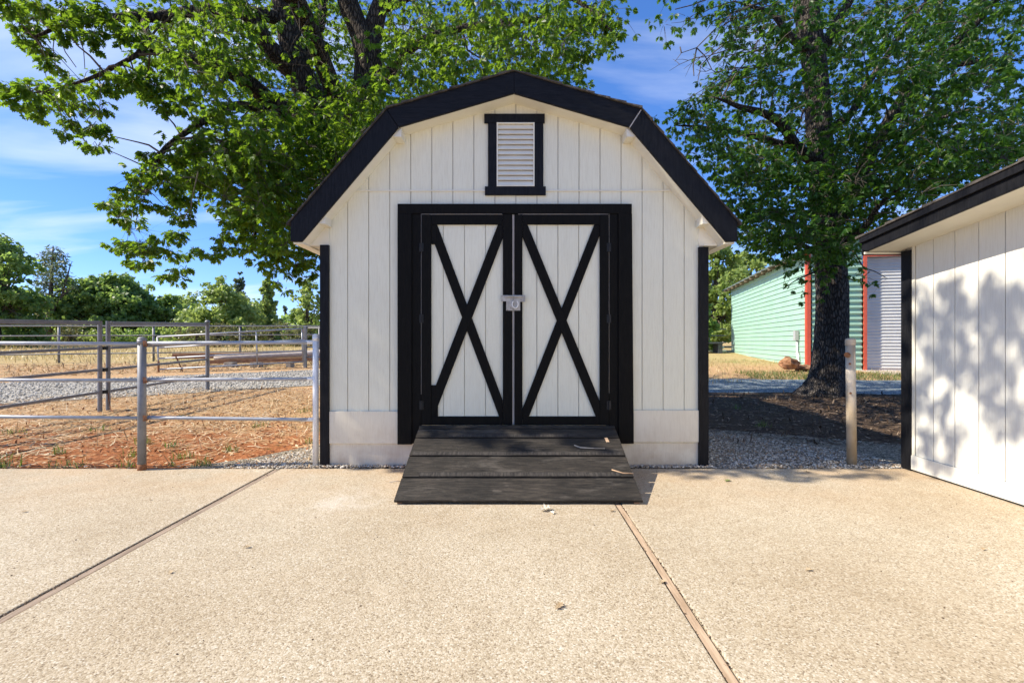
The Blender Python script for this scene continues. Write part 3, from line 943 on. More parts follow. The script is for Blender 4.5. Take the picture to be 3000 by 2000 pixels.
door_l = leaf_door(188, 764, 250, 704, (1299.3, 1361.3, 1422.8), (704, 235), (257, 710), ((250, 284, 174, 300), (250, 292, 1190, 1389)))
door_r = leaf_door(777, 1376, 828, 1318, (1572.6, 1634.1, 1694.8), (829, 1325), (1314, 840), ())
# pale worn edges where the leaves meet the jamb and head
for (a, b, c, d_) in ((186.4, 187.9, 108, 1250), (1376.2, 1377.6, 108, 1240)):
    m = MB(); m.box(Z6(a)[0], Z6(b)[0], D - 0.0335, D - 0.0005, Z6(0, d_)[1], Z6(0, c)[1]); m.build('worn_edge', M['groove'], dfr)
for (a, b) in ((189, 700), (800, 1372)):
    m = MB(); m.box(Z6(a)[0], Z6(b)[0], D - 0.0335, D - 0.0005, Z6(0, 110.6)[1], Z6(0, 108.4)[1]); m.build('worn_edge', M['groove'], dfr)
# pale strip showing between the leaves
ga = MB(); ga.box(Z6(764.5)[0], Z6(776.5)[0], D - 0.026, D - 0.003, Z6(0, 1440)[1], Z6(0, 113)[1])
ga.build('astragal', M['groove'], shed)
# hinges: knuckles by the jambs
for dd, x_ in ((door_l, 189), (door_r, 1375)):
    for yy in (320, 770, 1318):
        hx, hz = Z6(x_, yy)
        m = MB(); m.tube([(hx, D - 0.044, hz - 0.042), (hx, D - 0.044, hz + 0.042)], 0.0075, 10)
        m.box(hx - 0.020, hx + 0.020, D - 0.041, D - 0.0385, hz - 0.040, hz + 0.040)
        m.build('hinge', M['hinge'], dd)
# hasp
yl = D - 0.039


def Lz(px, py):
    return W(1400 + px / 11.2, 820 + py / 11.2, yl)


la = MB()
x0, z1 = Lz(765, 500); x1, z0 = Lz(1150, 700)
la.box(x0, x1, yl - 0.004, yl, Lz(0, 700)[1], z1)
la.box(Lz(1165, 0)[0], Lz(1560, 0)[0], yl - 0.004, yl, Lz(0, 715)[1], z1)
la.box(Lz(930, 0)[0], Lz(1152, 0)[0], yl - 0.006, yl - 0.0042, Lz(0, 1005)[1], Lz(0, 600)[1])
la.box(Lz(1166, 0)[0], Lz(1388, 0)[0], yl - 0.006, yl - 0.0042, Lz(0, 1005)[1], Lz(0, 600)[1])
# sliding bolt on top
la.tube([(Lz(905, 0)[0], yl - 0.012, Lz(0, 545)[1]), (Lz(1520, 0)[0], yl - 0.012, Lz(0, 545)[1])], 0.0068, 10)
for a in (960, 1240, 1500):
    xx = Lz(a, 0)[0]
    la.box(xx - 0.004, xx + 0.004, yl - 0.021, yl - 0.0042, Lz(0, 600)[1], Lz(0, 500)[1])
la.box(Lz(1525, 0)[0], Lz(1555, 0)[0], yl - 0.022, yl - 0.0042, Lz(0, 715)[1], Lz(0, 520)[1])
lt = la.build('latch', M['latch_plate'], shed, 0.001)
rg = MB()
cx_, cz_ = Lz(1222, 800)
pts = []
for i in range(25):
    a = math.radians(130 + 280 * i / 24)
    pts.append((cx_ + math.cos(a) * 0.0150 * 1.05, yl - 0.020, cz_ + math.sin(a) * 0.0200))
sc_ = 1.0
pts = [(cx_ + math.cos(math.radians(125 + 290 * i / 28)) * 0.0555 / 2 * 1.0, yl - 0.020 + 0.004 * math.sin(i / 28 * PI), cz_ + math.sin(math.radians(125 + 290 * i / 28)) * 0.072 / 2) for i in range(29)]
rg.tube(pts, 0.0062, 8)
rg.build('padlock_ring', M['latch'], lt, smooth=True)

# ================================================================== RAMP
ramp = thing('wooden_ramp', (0.05, 4.0, 0), 'weathered black wooden ramp of wide boards leading up to the shed doors', 'ramp')
FRONT = (3.47, 0.030)
REAR = (4.455, 0.412)
dv = Vector((0, REAR[0] - FRONT[0], REAR[1] - FRONT[1]))
rl = dv.length
dv.normalize()
nv = Vector((0, -dv.z, dv.y))
XL, XR = -0.868, 0.962
cuts = [0.0, 0.262, 0.533, 0.795, 0.945, 1.0]
dk = MB()
for i in range(5):
    a, b = cuts[i] * rl, cuts[i + 1] * rl
    x0, x1 = XL, XR
    gp = 0.010 if i < 4 else 0.004
    pts = []
    # slightly wavy top so that the boards catch light unevenly
    ns = 14
    for j in range(ns):
        xa, xb = x0 + (x1 - x0) * j / ns, x0 + (x1 - x0) * (j + 1) / ns
        vs = []
        for (xx, tt) in ((xa, a + gp), (xb, a + gp), (xb, b - gp), (xa, b - gp)):
            wv = 0.0022 * noise.noise(Vector((xx * 3, tt * 6, 2.2)))
            jag = 0.006 * noise.noise(Vector((xx * 9, 1.7, 9))) if (i == 0 and tt < 0.05) else 0
            p = Vector((xx, FRONT[0], FRONT[1])) + dv * (tt + jag)
            p.x += 0.004 * noise.noise(Vector((tt * 13, 4, xx))) if xx in (x0, x1) else 0
            vs.append(p + nv * wv)
        lo = [v - nv * 0.019 for v in vs]
        dk.add(vs + lo, [(0, 1, 2, 3), (7, 6, 5, 4), (0, 4, 5, 1), (2, 6, 7, 3)] + ([(3, 7, 4, 0)] if j == 0 else []) + ([(1, 5, 6, 2)] if j == ns - 1 else []))
dk.build('deck', M['ramp'], ramp)
ls_ = MB()   # the lap left showing below each board, bare end grain
pz0 = Vector((0, FRONT[0], FRONT[1]))
for i, (xa, xb) in ((1, (XL + 0.13, XR - 0.10)), (2, (XL + 0.02, XR - 0.02)), (3, (XL + 0.30, XR - 0.45))):
    c_ = pz0 + dv * (cuts[i] * rl + 0.038) - nv * 0.001
    ls_.bar((xa, c_.y, c_.z), (xb, c_.y, c_.z), 0.046, 0.008, nv)
ls_.build('lap_strip', M['ramp_lap'], ramp)
ub = MB()   # boards under the deck close the joints
p0 = Vector((0, FRONT[0], FRONT[1]))
for t0 in (0.262, 0.533, 0.795, 0.945):
    c = p0 + dv * (t0 * rl) - nv * 0.045
    ub.bar((XL + 0.10, c.y, c.z), (XR - 0.12, c.y, c.z), 0.07, 0.018, nv)
ub.build('cleat', M['ramp'], ramp)
for xx in (XL + 0.035, 0.05, XR - 0.04):
    m = MB()
    m.prism_x([(FRONT[0] + 0.03, 0.002), (REAR[0] - 0.01, 0.002), (REAR[0] - 0.01, REAR[1] - 0.045), (FRONT[0] + 0.03, FRONT[1] - 0.012)], xx - 0.019, xx + 0.019)
    m.build('stringer', M['timber'] if xx != 0.05 else M['ramp'], ramp)

# ================================================================== TIMBER JOINTS IN THE SLAB
for (x0, x1, y1, mt, lab, dark) in ((JX[0], JX[1], SLAB_Y, 'joint_grey', 'grey weathered board set in the slab joint left of the ramp', -1), (JX[2], JX[3], SLAB_Y, 'joint', 'pinkish tan board set in the slab joint right of centre', 1)):
    t = thing('joint_board', ((x0 + x1) / 2, 1.5, 0), lab, 'joint board')
    m = MB()
    n = 40
    for i in range(n):
        ya, yb = -3 + (y1 + 3) * i / n, -3 + (y1 + 3) * (i + 1) / n
        w0 = 0.004 * noise.noise(Vector((ya * 2.1, x0, 0)))
        w1 = 0.004 * noise.noise(Vector((yb * 2.1, x0, 0)))
        m.add([(x0 + w0, ya, -0.004), (x1 - 0.004 + w0, ya, -0.004), (x1 - 0.004 + w1, yb, -0.004), (x0 + w1, yb, -0.004)], [(0, 1, 2, 3)])
    m.build('board', M[mt], t)
    m = MB(); m.box(x0 - 0.03, x1 + 0.03, -3, y1 - 0.002, -0.10, -0.022); m.build('filler', M['joint_dark'], t)
    # crumbs of dirt along the board's edges
    cr_n = 420
    yy = RNG.uniform(0.8, y1, cr_n)
    xx = np.where(RNG.uniform(0, 1, cr_n) < 0.5, x0 - 0.006, x1 + 0.002) + RNG.normal(0, 0.004, cr_n)
    if dark < 0: xx = x0 - 0.006 + RNG.normal(0, 0.004, cr_n)
    pb = pebbles('joint_dirt', np.stack([xx, yy, np.full(cr_n, -0.003)], 1), RNG.uniform(0.002, 0.006, cr_n), None, M['litter'], RNG.uniform(0.0, 0.9, cr_n))
    for q in ('label', 'category'):
        if q in pb: del pb[q]
    pb.parent = t
    pb.matrix_parent_inverse = t.matrix_world.inverted()
    pb.location = (-((x0 + x1) / 2), -1.5, 0)
    pb.matrix_parent_inverse.identity()

# ================================================================== WHITE OUTBUILDING ON THE RIGHT
WX = 3.72
ob = thing('outbuilding', (6.0, 2.0, 0), 'white outbuilding with black fascia at the right, dappled tree shade on its wall', 'building')
zt_ = lambda y: 2.104 + (4.177 - y) * 0.124
yg = [F * WX / (1234.4 + 0) - 0.2032 * k for k in range(0, 40)]
ye = [4.36] + [y for y in yg if y > -3.6] + [-3.6]
m = MB()
for a, b in zip(ye[:-1], ye[1:]):
    a2, b2 = a - 0.0035, b + 0.0035
    m.prism_x([(b2, 0.148), (a2, 0.148), (a2, zt_(a2) + 0.01), (b2, zt_(b2) + 0.01)], WX, WX + 0.012)
m.build('wall', M['white_right'], ob)
m = MB()
m.prism_x([(-3.6, 0.02), (4.47, 0.02), (4.47, zt_(4.47)), (-3.6, zt_(-3.6))], WX + 0.0122, WX + 0.06)
m.build('wall_backing', M['groove'], ob)
for q in ((WX + 0.061, 9.5, 4.40, 4.46, 0.02, 2.06), (WX + 0.062, 9.5, -3.6, -3.55, 0.02, 2.9), (9.44, 9.5, -3.5, 4.39, 0.02, 2.4)):
    m = MB(); m.box(*q); m.build('side_wall', M['white_plain'], ob)
m = MB(); m.box(WX - 0.020, WX + 0.09, 4.392, 4.502, 0.0, zt_(4.50) - 0.012); m.build('corner_board', M['black'], ob, 0.003)
m = MB(); m.box(WX - 0.008, WX - 0.0003, 4.361, 4.3915, 0.148, zt_(4.36)); m.build('batten', M['white_plain'], ob)
m = MB(); m.box(WX - 0.018, WX - 0.0003, -3.6, 4.3915, 0.016, 0.146); m.build('skirt_board', M['white_right'], ob, 0.003)
m = MB(); m.box(WX - 0.004, WX + 0.05, -3.6, 4.39, -0.01, 0.0155); m.build('base_gap', M['hinge'], ob)
FX = 3.372
YE = 4.545
m = MB(); m.prism_x([(-3.6, zt_(-3.6)), (YE - 0.024, zt_(YE - 0.024)), (YE - 0.024, zt_(YE - 0.024) + 0.018), (-3.6, zt_(-3.6) + 0.018)], FX + 0.026, 9.6)
m.build('soffit', M['white_plain'], ob)
lo = -0.006
m = MB(); m.prism_x([(-3.6, zt_(-3.6) + lo), (YE - 0.04, zt_(YE - 0.04) + lo), (YE, zt_(YE) + 0.02), (YE, zt_(YE) + 0.085), (-3.6, zt_(-3.6) + 0.085)], FX, FX + 0.025)
m.build('fascia_board', M['black'], ob, 0.002)
m = MB(); m.prism_x([(-3.6, zt_(-3.6) + 0.086), (YE + 0.02, zt_(YE + 0.02) + 0.086), (YE + 0.02, zt_(YE + 0.02) + 0.142), (-3.6, zt_(-3.6) + 0.142)], FX - 0.022, FX + 0.025)
m.build('fascia_cap', M['black'], ob, 0.003)
m = MB()
n = 22
for i in range(n):
    a, b = -3.6 + (YE + 0.05 + 3.6) * i / n, -3.6 + (YE + 0.05 + 3.6) * (i + 1.04) / n
    m.prism_x([(a, zt_(a) + 0.143), (b, zt_(b) + 0.143), (b, zt_(b) + 0.166), (a, zt_(a) + 0.152)], FX - 0.030 + random.uniform(-0.006, 0.006), 9.7)
m.build('roof', M['shingle'], ob)
m = MB(); m.box(FX + 0.0, 9.6, YE + 0.001, YE + 0.018, 2.030, zt_(YE) + 0.10); m.build('eave_fascia', M['black'], ob)
m = MB(); m.box(FX + 0.008, 9.6, YE - 0.016, YE - 0.0005, 2.036, zt_(YE) - 0.002); m.build('eave_board', M['white_plain'], ob)

# ================================================================== GREEN STEEL BUILDING
gb0 = Vector((9.9, 15.86, 0.24))
ang = math.radians(13.4)
dl = Vector((math.sin(ang), math.cos(ang), 0))       # along the long side, going away
dr = Vector((math.cos(ang), -math.sin(ang), 0))      # along the front
gb = thing('metal_building', gb0, 'mint green steel building with red corner trim and a white roller door', 'building')
GH, GL, GWD = 3.95, 11.6, 9.0


def GP(s, l, z):
    return gb0 + dr * s + dl * l + Vector((0, 0, z))


def ribbed(mb, A, B, z0, z1f, nrm, pitch, depth, duty=0.28, zbase=None):
    """horizontal ribs on a wall from A to B; z1f(t) height at fraction t"""
    segs = 10
    zz = z0
    top = max(z1f(0), z1f(1), z1f(0.5))
    prof_ = []
    while zz < top:
        prof_ += [(zz, 0), (zz + pitch * (1 - duty), 0), (zz + pitch * (1 - duty * 0.75), depth), (zz + pitch * (1 - duty * 0.25), depth)]
        zz += pitch
    prof_.append((zz, 0))
    n0 = len(mb.v)
    for (z_, d_) in prof_:
        for i in range(segs + 1):
            t = i / segs
            p = A.lerp(B, t) + nrm * d_
            mb.v.append((p.x, p.y, A.z + min(z_, z1f(t))))
    w_ = segs + 1
    for j in range(len(prof_) - 1):
        for i in range(segs):
            a = n0 + j * w_ + i
            mb.f.append((a, a + 1, a + 1 + w_, a + w_))


m = MB()
ribbed(m, GP(0.0, 0.08, -0.12), GP(0.0, GL, -0.12), 0.0, lambda t: GH + 0.12, -dr, 0.188, 0.028, 0.16)
m.build('side_wall', M['mint'], gb)
m = MB()
gable = lambda s: GH + 0.40 * min(s, GWD - s) * 0.6
DS0, DS1, DHT = 1.72, 5.4, 3.72
ribbed(m, GP(0.13, 0, -0.12), GP(DS0 - 0.13, 0, -0.12), 0.0, lambda t: gable(0.1 + t * (DS0 - 0.23)) + 0.12, -dl, 0.188, 0.055, 0.5)
ribbed(m, GP(DS1 + 0.13, 0, -0.12), GP(GWD, 0, -0.12), 0.0, lambda t: gable(DS1 + t * (GWD - DS1)) + 0.12, -dl, 0.188, 0.055, 0.5)
A, B = GP(DS0 - 0.129, 0, DHT + 0.13), GP(DS1 + 0.129, 0, DHT + 0.13)
ribbed(m, A, B, 0.0, lambda t: gable(DS0 + t * (DS1 - DS0)) - DHT - 0.13, -dl, 0.188, 0.055, 0.5)
m.build('front_wall', M['mint'], gb)
m = MB(); m.add([GP(GWD, 0, -.1), GP(GWD, GL, -.1), GP(GWD, GL, GH), GP(GWD, 0, GH), GP(0, GL, -.1), GP(0, GL, GH), GP(GWD / 2, GL, GH + 1.08)], [(0, 1, 2, 3), (1, 4, 5, 6, 2)])
m.build('rear_wall', M['mint'], gb)


def gbar(name, a, b, w, h, mat, parent=gb):
    m = MB(); m.bar(a, b, w, h, dl); return m.build(name, mat, parent, 0.004)


# red trims
m = MB()
m.bar(GP(0.03, -0.02, -0.1), GP(0.03, -0.02, GH + 0.02), 0.11, 0.07, -dl)
m.bar(GP(-0.035, 0.04, -0.1), GP(-0.035, 0.04, GH), 0.09, 0.03, -dr)
m.build('corner_trim', M['red'], gb)
df = MB()
df.bar(GP(DS0 - 0.045, -0.03, -0.02), GP(DS0 - 0.045, -0.03, DHT + 0.09), 0.09, 0.08, -dl)
df.bar(GP(DS1 + 0.06, -0.03, -0.02), GP(DS1 + 0.06, -0.03, DHT + 0.09), 0.09, 0.08, -dl)
df.bar(GP(DS0 + 0.001, -0.032, DHT + 0.045), GP(DS1 - 0.001, -0.032, DHT + 0.045), 0.09, 0.08, -dl)
df.build('door_frame', M['red'], gb)
rv = MB()
rv.add([GP(DS0, 0, 0), GP(DS0, 0.14, 0), GP(DS0, 0.14, DHT), GP(DS0, 0, DHT), GP(DS1, 0, DHT), GP(DS1, 0.14, DHT)], [(0, 1, 2, 3), (3, 2, 5, 4)])
rv.build('door_reveal', M['roll'], gb)
m = MB()
ribbed(m, GP(DS0, 0.14, 0.02), GP(DS1, 0.14, 0.02), 0.0, lambda t: DHT - 0.02, -dl, 0.105, 0.020, 0.45)
m.build('roller_door', M['roll'], gb)
# roof sheets, purlin tails under the eave
m = MB()
rs = lambda s: GH + 0.06 + 0.24 * s
for sgn in (0, 1):
    def RP(s, l, dz=0.0):
        return GP(s if not sgn else GWD - s, l, rs(s) + dz)
    nrib = 60
    l0, l1 = -0.25, GL + 0.5
    for i in range(nrib):
        la_, lb_ = l0 + (l1 - l0) * i / nrib, l0 + (l1 - l0) * (i + 1) / nrib
        lm_ = la_ + (lb_ - la_) * 0.75
        vs = [RP(-0.42, la_), RP(-0.42, lm_), RP(GWD / 2, lm_), RP(GWD / 2, la_), RP(-0.42, lb_, 0.03), RP(GWD / 2, lb_, 0.03), RP(-0.42, lm_, 0.03), RP(GWD / 2, lm_, 0.03)]
        m.add(vs, [(0, 1, 2, 3), (6, 4, 5, 7), (1, 6, 7, 2), (0, 3, 2, 1)][:3])
m.build('roof', M['steel_roof'], gb)
for i in range(13):
    l_ = 0.15 + i * (GL - 0.2) / 12
    m = MB(); m.bar(GP(-0.40, l_, rs(-0.40) - 0.075), GP(0.25, l_, rs(0.25) - 0.075), 0.05, 0.13); m.build('rafter', M['rafter'], gb)
# conduit with its box
m = MB()
m.tube([GP(-0.06, 0.42, 0.0), GP(-0.06, 0.46, 0.05), GP(-0.06, 0.72, 0.42), GP(-0.06, 0.78, 0.55), GP(-0.06, 0.78, 1.05)][::1], 0.036, 8)
m.tube([GP(-0.06, 0.60, -0.1), GP(-0.06, 0.62, 0.5), GP(-0.06, 0.74, 0.62), GP(-0.06, 0.74, 1.02)], 0.016, 6)
cd = m.build('conduit', M['roll'], gb, smooth=True)
m = MB(); m.bar(GP(-0.09, 0.80, 1.0), GP(-0.09, 0.80, 1.34), 0.20, 0.12, -dr); m.build('electrical_box', M['grey_box'], gb, 0.006)
m = MB()
q = [GP(DS0 - 0.3, -0.0, 0), GP(DS1 + 0.4, 0, 0), GP(DS1 + 0.4, -1.3, 0), GP(DS0 - 0.1, -1.3, 0)]
m.add([(p.x, p.y, gz(p.x, p.y) + dz) for dz in (0.03, -0.1) for p in q], [(3, 2, 1, 0), (0, 1, 5, 4), (1, 2, 6, 5), (2, 3, 7, 6), (3, 0, 4, 7)])
tag(m.build('door_apron', M['apron']), kind='structure')

# ================================================================== PIPE FENCES
fa = thing('pipe_fence', (-3.45, 4.42, 0), 'front grey three-rail pipe fence ending in a white post at the shed', 'fence')


def post(mb, x, y, z0, z1, r, dome=True, n=14):
    mb.tube([(x, y, z0), (x, y, z1)], r, n)
    if dome:
        mb.tube([(x, y, z1 - 0.045), (x, y, z1 + 0.002)], r * 1.10, n)
        mb.dome((x, y, z1 + 0.002), r * 1.10, r * 0.75, n)


YP, YW = 4.43, 4.55
xp = (415.8 - 1500) / F * YP
m = MB(); post(m, xp, YP, -0.02, H - (995 - 1000) / F * YP, 0.0355, True); m.build('post', M['pipe_dark'], fa, smooth=True)
m = MB(); m.tube([(xp, YP, -0.02), (xp, YP, 0.055)], [0.039, 0.0366], 14); m.build('rusty_foot', M['rust'], fa, smooth=True)
xw = (925 - 1500) / F * YW
m = MB(); post(m, xw, YW, -0.02, H + 16 / F * YW, 0.0275, True); pw_ = m.build('post', M['pipe_white'], fa, smooth=True); pw_['label'] = 'white painted end post beside the shed'
m = MB(); post(m, xp - 2.9, YP - 0.02, -0.02, H, 0.040, True); m.build('post', M['pipe_dark'], fa, smooth=True)
for (zl, zm, zr, r) in ((1007, 1007, 1003.5, 0.0185), (1115, 1113.5, 1110.5, 0.0165), (1222, 1224, 1229.8, 0.0165)):
    z_l, z_m, z_r = H - (zl - 1000) / F * YP, H - (zm - 1000) / F * YP, H - (zr - 1000) / F * YW
    m = MB(); m.tube([(xp - 3.6, YP, z_l), (xp - 1.4, YP, z_l + 0.006), (xp - 0.02, YP, z_m)], r, 12); m.build('rail', M['pipe'], fa, smooth=True)
    m = MB()
    seg = [(xp + 0.06, YP - 0.004, z_m + 0.004)]
    for i in range(1, 7):
        t = i / 6
        seg.append((xp + 0.06 + (xw - xp - 0.10) * t, YP + (YW - YP) * t, z_m + 0.004 + (z_r - z_m) * t))
    m.tube(seg[:-1] + [seg[-1]], r * 1.04, 12); m.build('rail', M['pipe'], fa, smooth=True)
    m = MB(); p = Vector(seg[-1]); m.tube([p + Vector((-0.10, -0.004, 0)), p + Vector((0.03, 0, 0))], r * 1.09, 12); m.build('rail_end', M['pipe_white'], fa, smooth=True)
    if r < 0.018 or True:
        m = MB()
        for k in range(3):
            m.tube([(xp + 0.035 + 0.012 * k, YP - 0.03, z_m + 0.03), (xp + 0.045 + 0.012 * k, YP - 0.035, z_m), (xp + 0.035 + 0.014 * k, YP - 0.028, z_m - 0.022), (xp + 0.06, YP, z_m - 0.01)], 0.004, 5)
        m.build('chain', M['rust'], fa)

# side fence running away from the viewer
fb_ = thing('pipe_fence', (-6.9, 8.0, 0.03), 'long four-rail grey pipe fence running away across the gravel, with a doubled post', 'fence')
fx = lambda y: -6.97 + 0.018 * (y - 5)
for y in (2.7, 5.35, 7.94, 8.10, 10.67):
    b = 0.040 if y > 10 else 0.033
    m = MB(); g0 = gz(fx(y), y); xo = fx(y)
    if y == 8.10: xo += 0.0
    m.tube([(xo, y, g0 - 0.02), (xo, y, g0 + 1.525)], b, 14)
    if y > 10: m.dome((xo, y, g0 + 1.535), 0.055, 0.05, 12)
    m.build('post', M['pipe_dark'], fb_)
for hz in (1.49, 1.065, 0.70, 0.325):
    ends = (2.7, 10.62)
    m = MB()
    hh = 0.064 if hz > 1.4 else 0.044
    m.bar((fx(2.7), 2.7, gz(0, 7.2) + hz - 0.0 - 0.0285 * 4.5), (fx(8.05) - 0.0, 7.89, gz(0, 8.0) + hz), 0.034, hh)
    m.build('rail', M['pipe_dark'], fb_, 0.006)
    m = MB(); m.bar((fx(8.15), 8.15, gz(0, 8.1) + hz), (fx(10.6), 10.62, gz(0, 10.6) + hz), 0.034, hh); m.build('rail', M['pipe_dark'], fb_, 0.006)
for hz in (1.065, 0.70, 0.325):
    m = MB(); m.box(fx(8) - 0.03, fx(8) + 0.03, 7.977, 8.063, gz(0, 8) + hz - 0.03, gz(0, 8) + hz + 0.03); m.build('clamp', M['hinge'], fb_)
m = MB(); pz = gz(0, 8)
m.tube([(fx(8) + 0.04, 8.06, pz + 0.30), (fx(8) + 0.10, 8.0, pz + 0.17), (fx(8) + 0.22, 7.9, pz + 0.04), (fx(8) + 0.30, 7.85, pz + 0.015)], 0.008, 5)
m.build('chain', M['rust'], fb_)

# far paddock fence
fc = thing('pipe_fence', (-15, 19.8, 0.38), 'thin three-rail pipe fence across the dry field in front of the woods', 'fence')


def fcp(k):     # k-th post
    return -18.1 + 3.1 * k, 18.9 + 0.9 * k


for k in range(-6, 7):
    x, y = fcp(k)
    m = MB(); m.tube([(x, y, gz(x, y) - 0.05), (x, y, gz(x, y) + (1.50 if k < 1 else 1.46))], 0.042, 8); m.build('post', M['pipe_dark'], fc, smooth=True)
for hz, r in ((1.47, 0.026), (1.08, 0.022), (0.35, 0.024)):
    m = MB()
    m.tube([(fcp(k)[0], fcp(k)[1] - 0.05, gz(*fcp(k)) + hz) for k in range(-6, 7)], r, 6); m.build('rail', M['pipe_dark'], fc, smooth=True)

# sagging gate and its post
gt = thing('pipe_gate', (-7.42, 16.7, 0.29), 'open grey pipe gate sagging to the ground beyond the gravel drive', 'gate')
A0, A1 = P(464.5, 1082, 14.9), P(461, 987, 14.9)
B0, B1 = P(887.5, 1059.7, 16.6), P(884, 962, 16.6)
for i in range(4):
    t = i / 3
    m = MB(); m.tube([A0.lerp(A1, t), B0.lerp(B1, t)], 0.026, 8); m.build('rail', M['pipe'], gt, smooth=True)
for t in (0.0, 0.325, 0.66, 1.0):
    m = MB(); m.tube([A0.lerp(B0, t) + Vector((0, 0.005, -0.0)), A1.lerp(B1, t) + Vector((0, 0.005, 0))], 0.024, 8); m.build('upright', M['pipe'], gt, smooth=True)
m = MB(); a = A0.copy(); a.z = gz(a.x, a.y); m.tube([a + Vector((0.0, 0, 0)), A0 + Vector((0.0, 0, 0.25))], 0.03, 8); m.build('leg', M['rust'], gt)
m = MB(); m.tube([a + Vector((0.55, 0.3, 0.02)), A0.lerp(A1, .45) + Vector((0.5, 0.05, 0))], 0.02, 8); m.build('leg', M['rust'], gt)
gp_ = thing('gate_post', (-7.32, 16.75, 0.29), 'grey square gate post standing behind the white end post', 'post')
m = MB(); m.box(-7.37, -7.27, 16.7, 16.8, gz(0, 16.7) - 0.02, gz(0, 16.7) + 1.46); m.build('shaft', M['pipe_dark'], gp_, 0.005)
for hz in (1.3, 1.0, 0.5):
    m = MB(); m.box(-7.40, -7.369, 16.72, 16.78, gz(0, 16.7) + hz - 0.05, gz(0, 16.7) + hz + 0.05); m.build('hinge', M['rust'], gp_)
fd = thing('pipe_fence', (-6.0, 16.9, 0.29), 'short pipe fence piece between the gate post and the shed corner', 'fence')
for hz in (1.40, 0.72, 0.36):
    m = MB(); m.tube([(-7.26, 16.75, gz(0, 16.7) + hz), (-3.0, 17.4, gz(0, 17.4) + hz)], 0.026, 8); m.build('rail', M['pipe_dark'], fd, smooth=True)
for xq in (-5.0, -3.0):
    m = MB(); yq = 16.75 + (xq + 7.26) * 0.152; m.tube([(xq, yq, 0.2), (xq, yq, gz(0, yq) + 1.45)], 0.04, 8); m.build('post', M['pipe_dark'], fd, smooth=True)

# lone post right of the shed
t = thing('pipe_post', (3.31, 4.62, 0), 'dirty cream capped pipe post standing in the gravel between the two white buildings', 'post')
m = MB(); zt2_ = H + 5 / F * 4.62
m.tube([(3.318, 4.62, -0.02), (3.305, 4.62, zt2_ - 0.05)], [0.043, 0.041], 18); m.build('shaft', M['pipe_beige'], t, smooth=True)
m = MB(); m.tube([(3.305, 4.62, zt2_ - 0.052), (3.305, 4.62, zt2_)], 0.0445, 18); m.dome((3.305, 4.62, zt2_), 0.0445, 0.018, 18); m.build('cap', M['pipe_beige'], t, smooth=False)
m = MB(); m.tube([(3.262, 4.60, 1.07), (3.250, 4.59, 1.07)], 0.026, 10); m.tube([(3.272, 4.583, 0.985), (3.266, 4.573, 0.985)], 0.010, 8); m.tube([(3.278, 4.581, 0.70), (3.272, 4.571, 0.70)], 0.010, 8); m.build('bracket', M['rust'], t)

# fence and bench far right, past the shed corner
fr = thing('pipe_fence', (11.5, 29.0, 0.65), 'dark pipe fence panel beside the far end of the green building', 'fence')
for x in (8.5, 10.1, 11.0, 11.9):
    m = MB(); m.tube([(x, 28.5, gz(x, 28.5) - 0.05), (x, 28.5, gz(x, 28.5) + 1.35)], 0.04, 8); m.build('post', M['pipe_dark'], fr, smooth=True)
for hz in (1.30, 0.92, 0.50):
    m = MB(); m.tube([(8.0, 28.5, gz(9, 28.5) + hz), (12.9, 28.5, gz(9, 28.5) + hz)], 0.03, 8); m.build('rail', M['pipe_dark'], fr, smooth=True)
bn = thing('low_bench', (10.6, 26.0, 0.58), 'dark low bench with slab legs, half hidden by the shed near the green building', 'bench')
bz = gz(10, 26)
m = MB(); m.box(9.9, 11.45, 25.6, 26.4, bz + 0.52, bz + 0.60); m.build('top', M['bench'], bn, 0.01)
for x in (10.35, 11.30):
    m = MB(); m.box(x - 0.12, x + 0.12, 25.65, 26.35, bz - 0.03, bz + 0.519); m.build('leg', M['bench'], bn, 0.01)
for i, lab in enumerate(('white plastic pipe lying under the bench, upper one', 'white plastic pipe lying on the ground under the bench')):
    m = MB(); m.tube([(10.0, 27.0 - i * 0.3, bz + 0.24 - i * 0.16), (12.0, 26.8 - i * 0.3, bz + 0.30 - i * 0.19)], 0.06, 10)
    tag(m.build('plastic_pipe', M['pipe_white'], smooth=True), lab, 'pipe', 'white pipes by the bench')

# timbers on blocks
t1 = thing('timber_beam', P(640, 1045, 17.6), 'reddish brown squared beam lying behind the open gate', 'beam')
a, b = P(509, 1043, 17.4), P(760, 1040, 17.9); m = MB(); m.bar(a, b, 0.28, 0.20); m.build('beam', M['timber'], t1, 0.015)
t2 = thing('timber_beam', P(800, 1037, 17.0), 'long bleached log with a red brown side, resting on blocks beyond the gate', 'beam')
a, b = P(628, 1048, 17.2), P(990, 1032, 18.2)
m = MB(); m.tube([a.lerp(b, i / 10) for i in range(11)], [0.075 + 0.008 * i for i in range(11)], 12, True, 0.05); m.build('log', M['timber_grey'], t2, smooth=True)
m = MB(); m.bar(a + Vector((0, -0.25, -0.14)), b + Vector((0, -0.3, -0.22)), 0.10, 0.14); m.build('plank', M['timber'], t2)
for i, (px, py, lab) in enumerate(((678, 1055, 'grey concrete block under the log, leftmost of three'), (754, 1054, 'grey concrete block under the middle of the log'), (852, 1052, 'small concrete block under the log nearest the gate post'))):
    c = P(px, py, 16.9); zc = gz(c.x, c.y)
    m = MB(); w = 0.16 if i < 2 else 0.09
    m.box(c.x - w, c.x + w, 16.7, 17.0, zc - 0.02, zc + 0.17)
    tag(m.build('concrete_block', M['block'], None, 0.012), lab, 'block', 'blocks under the beams')


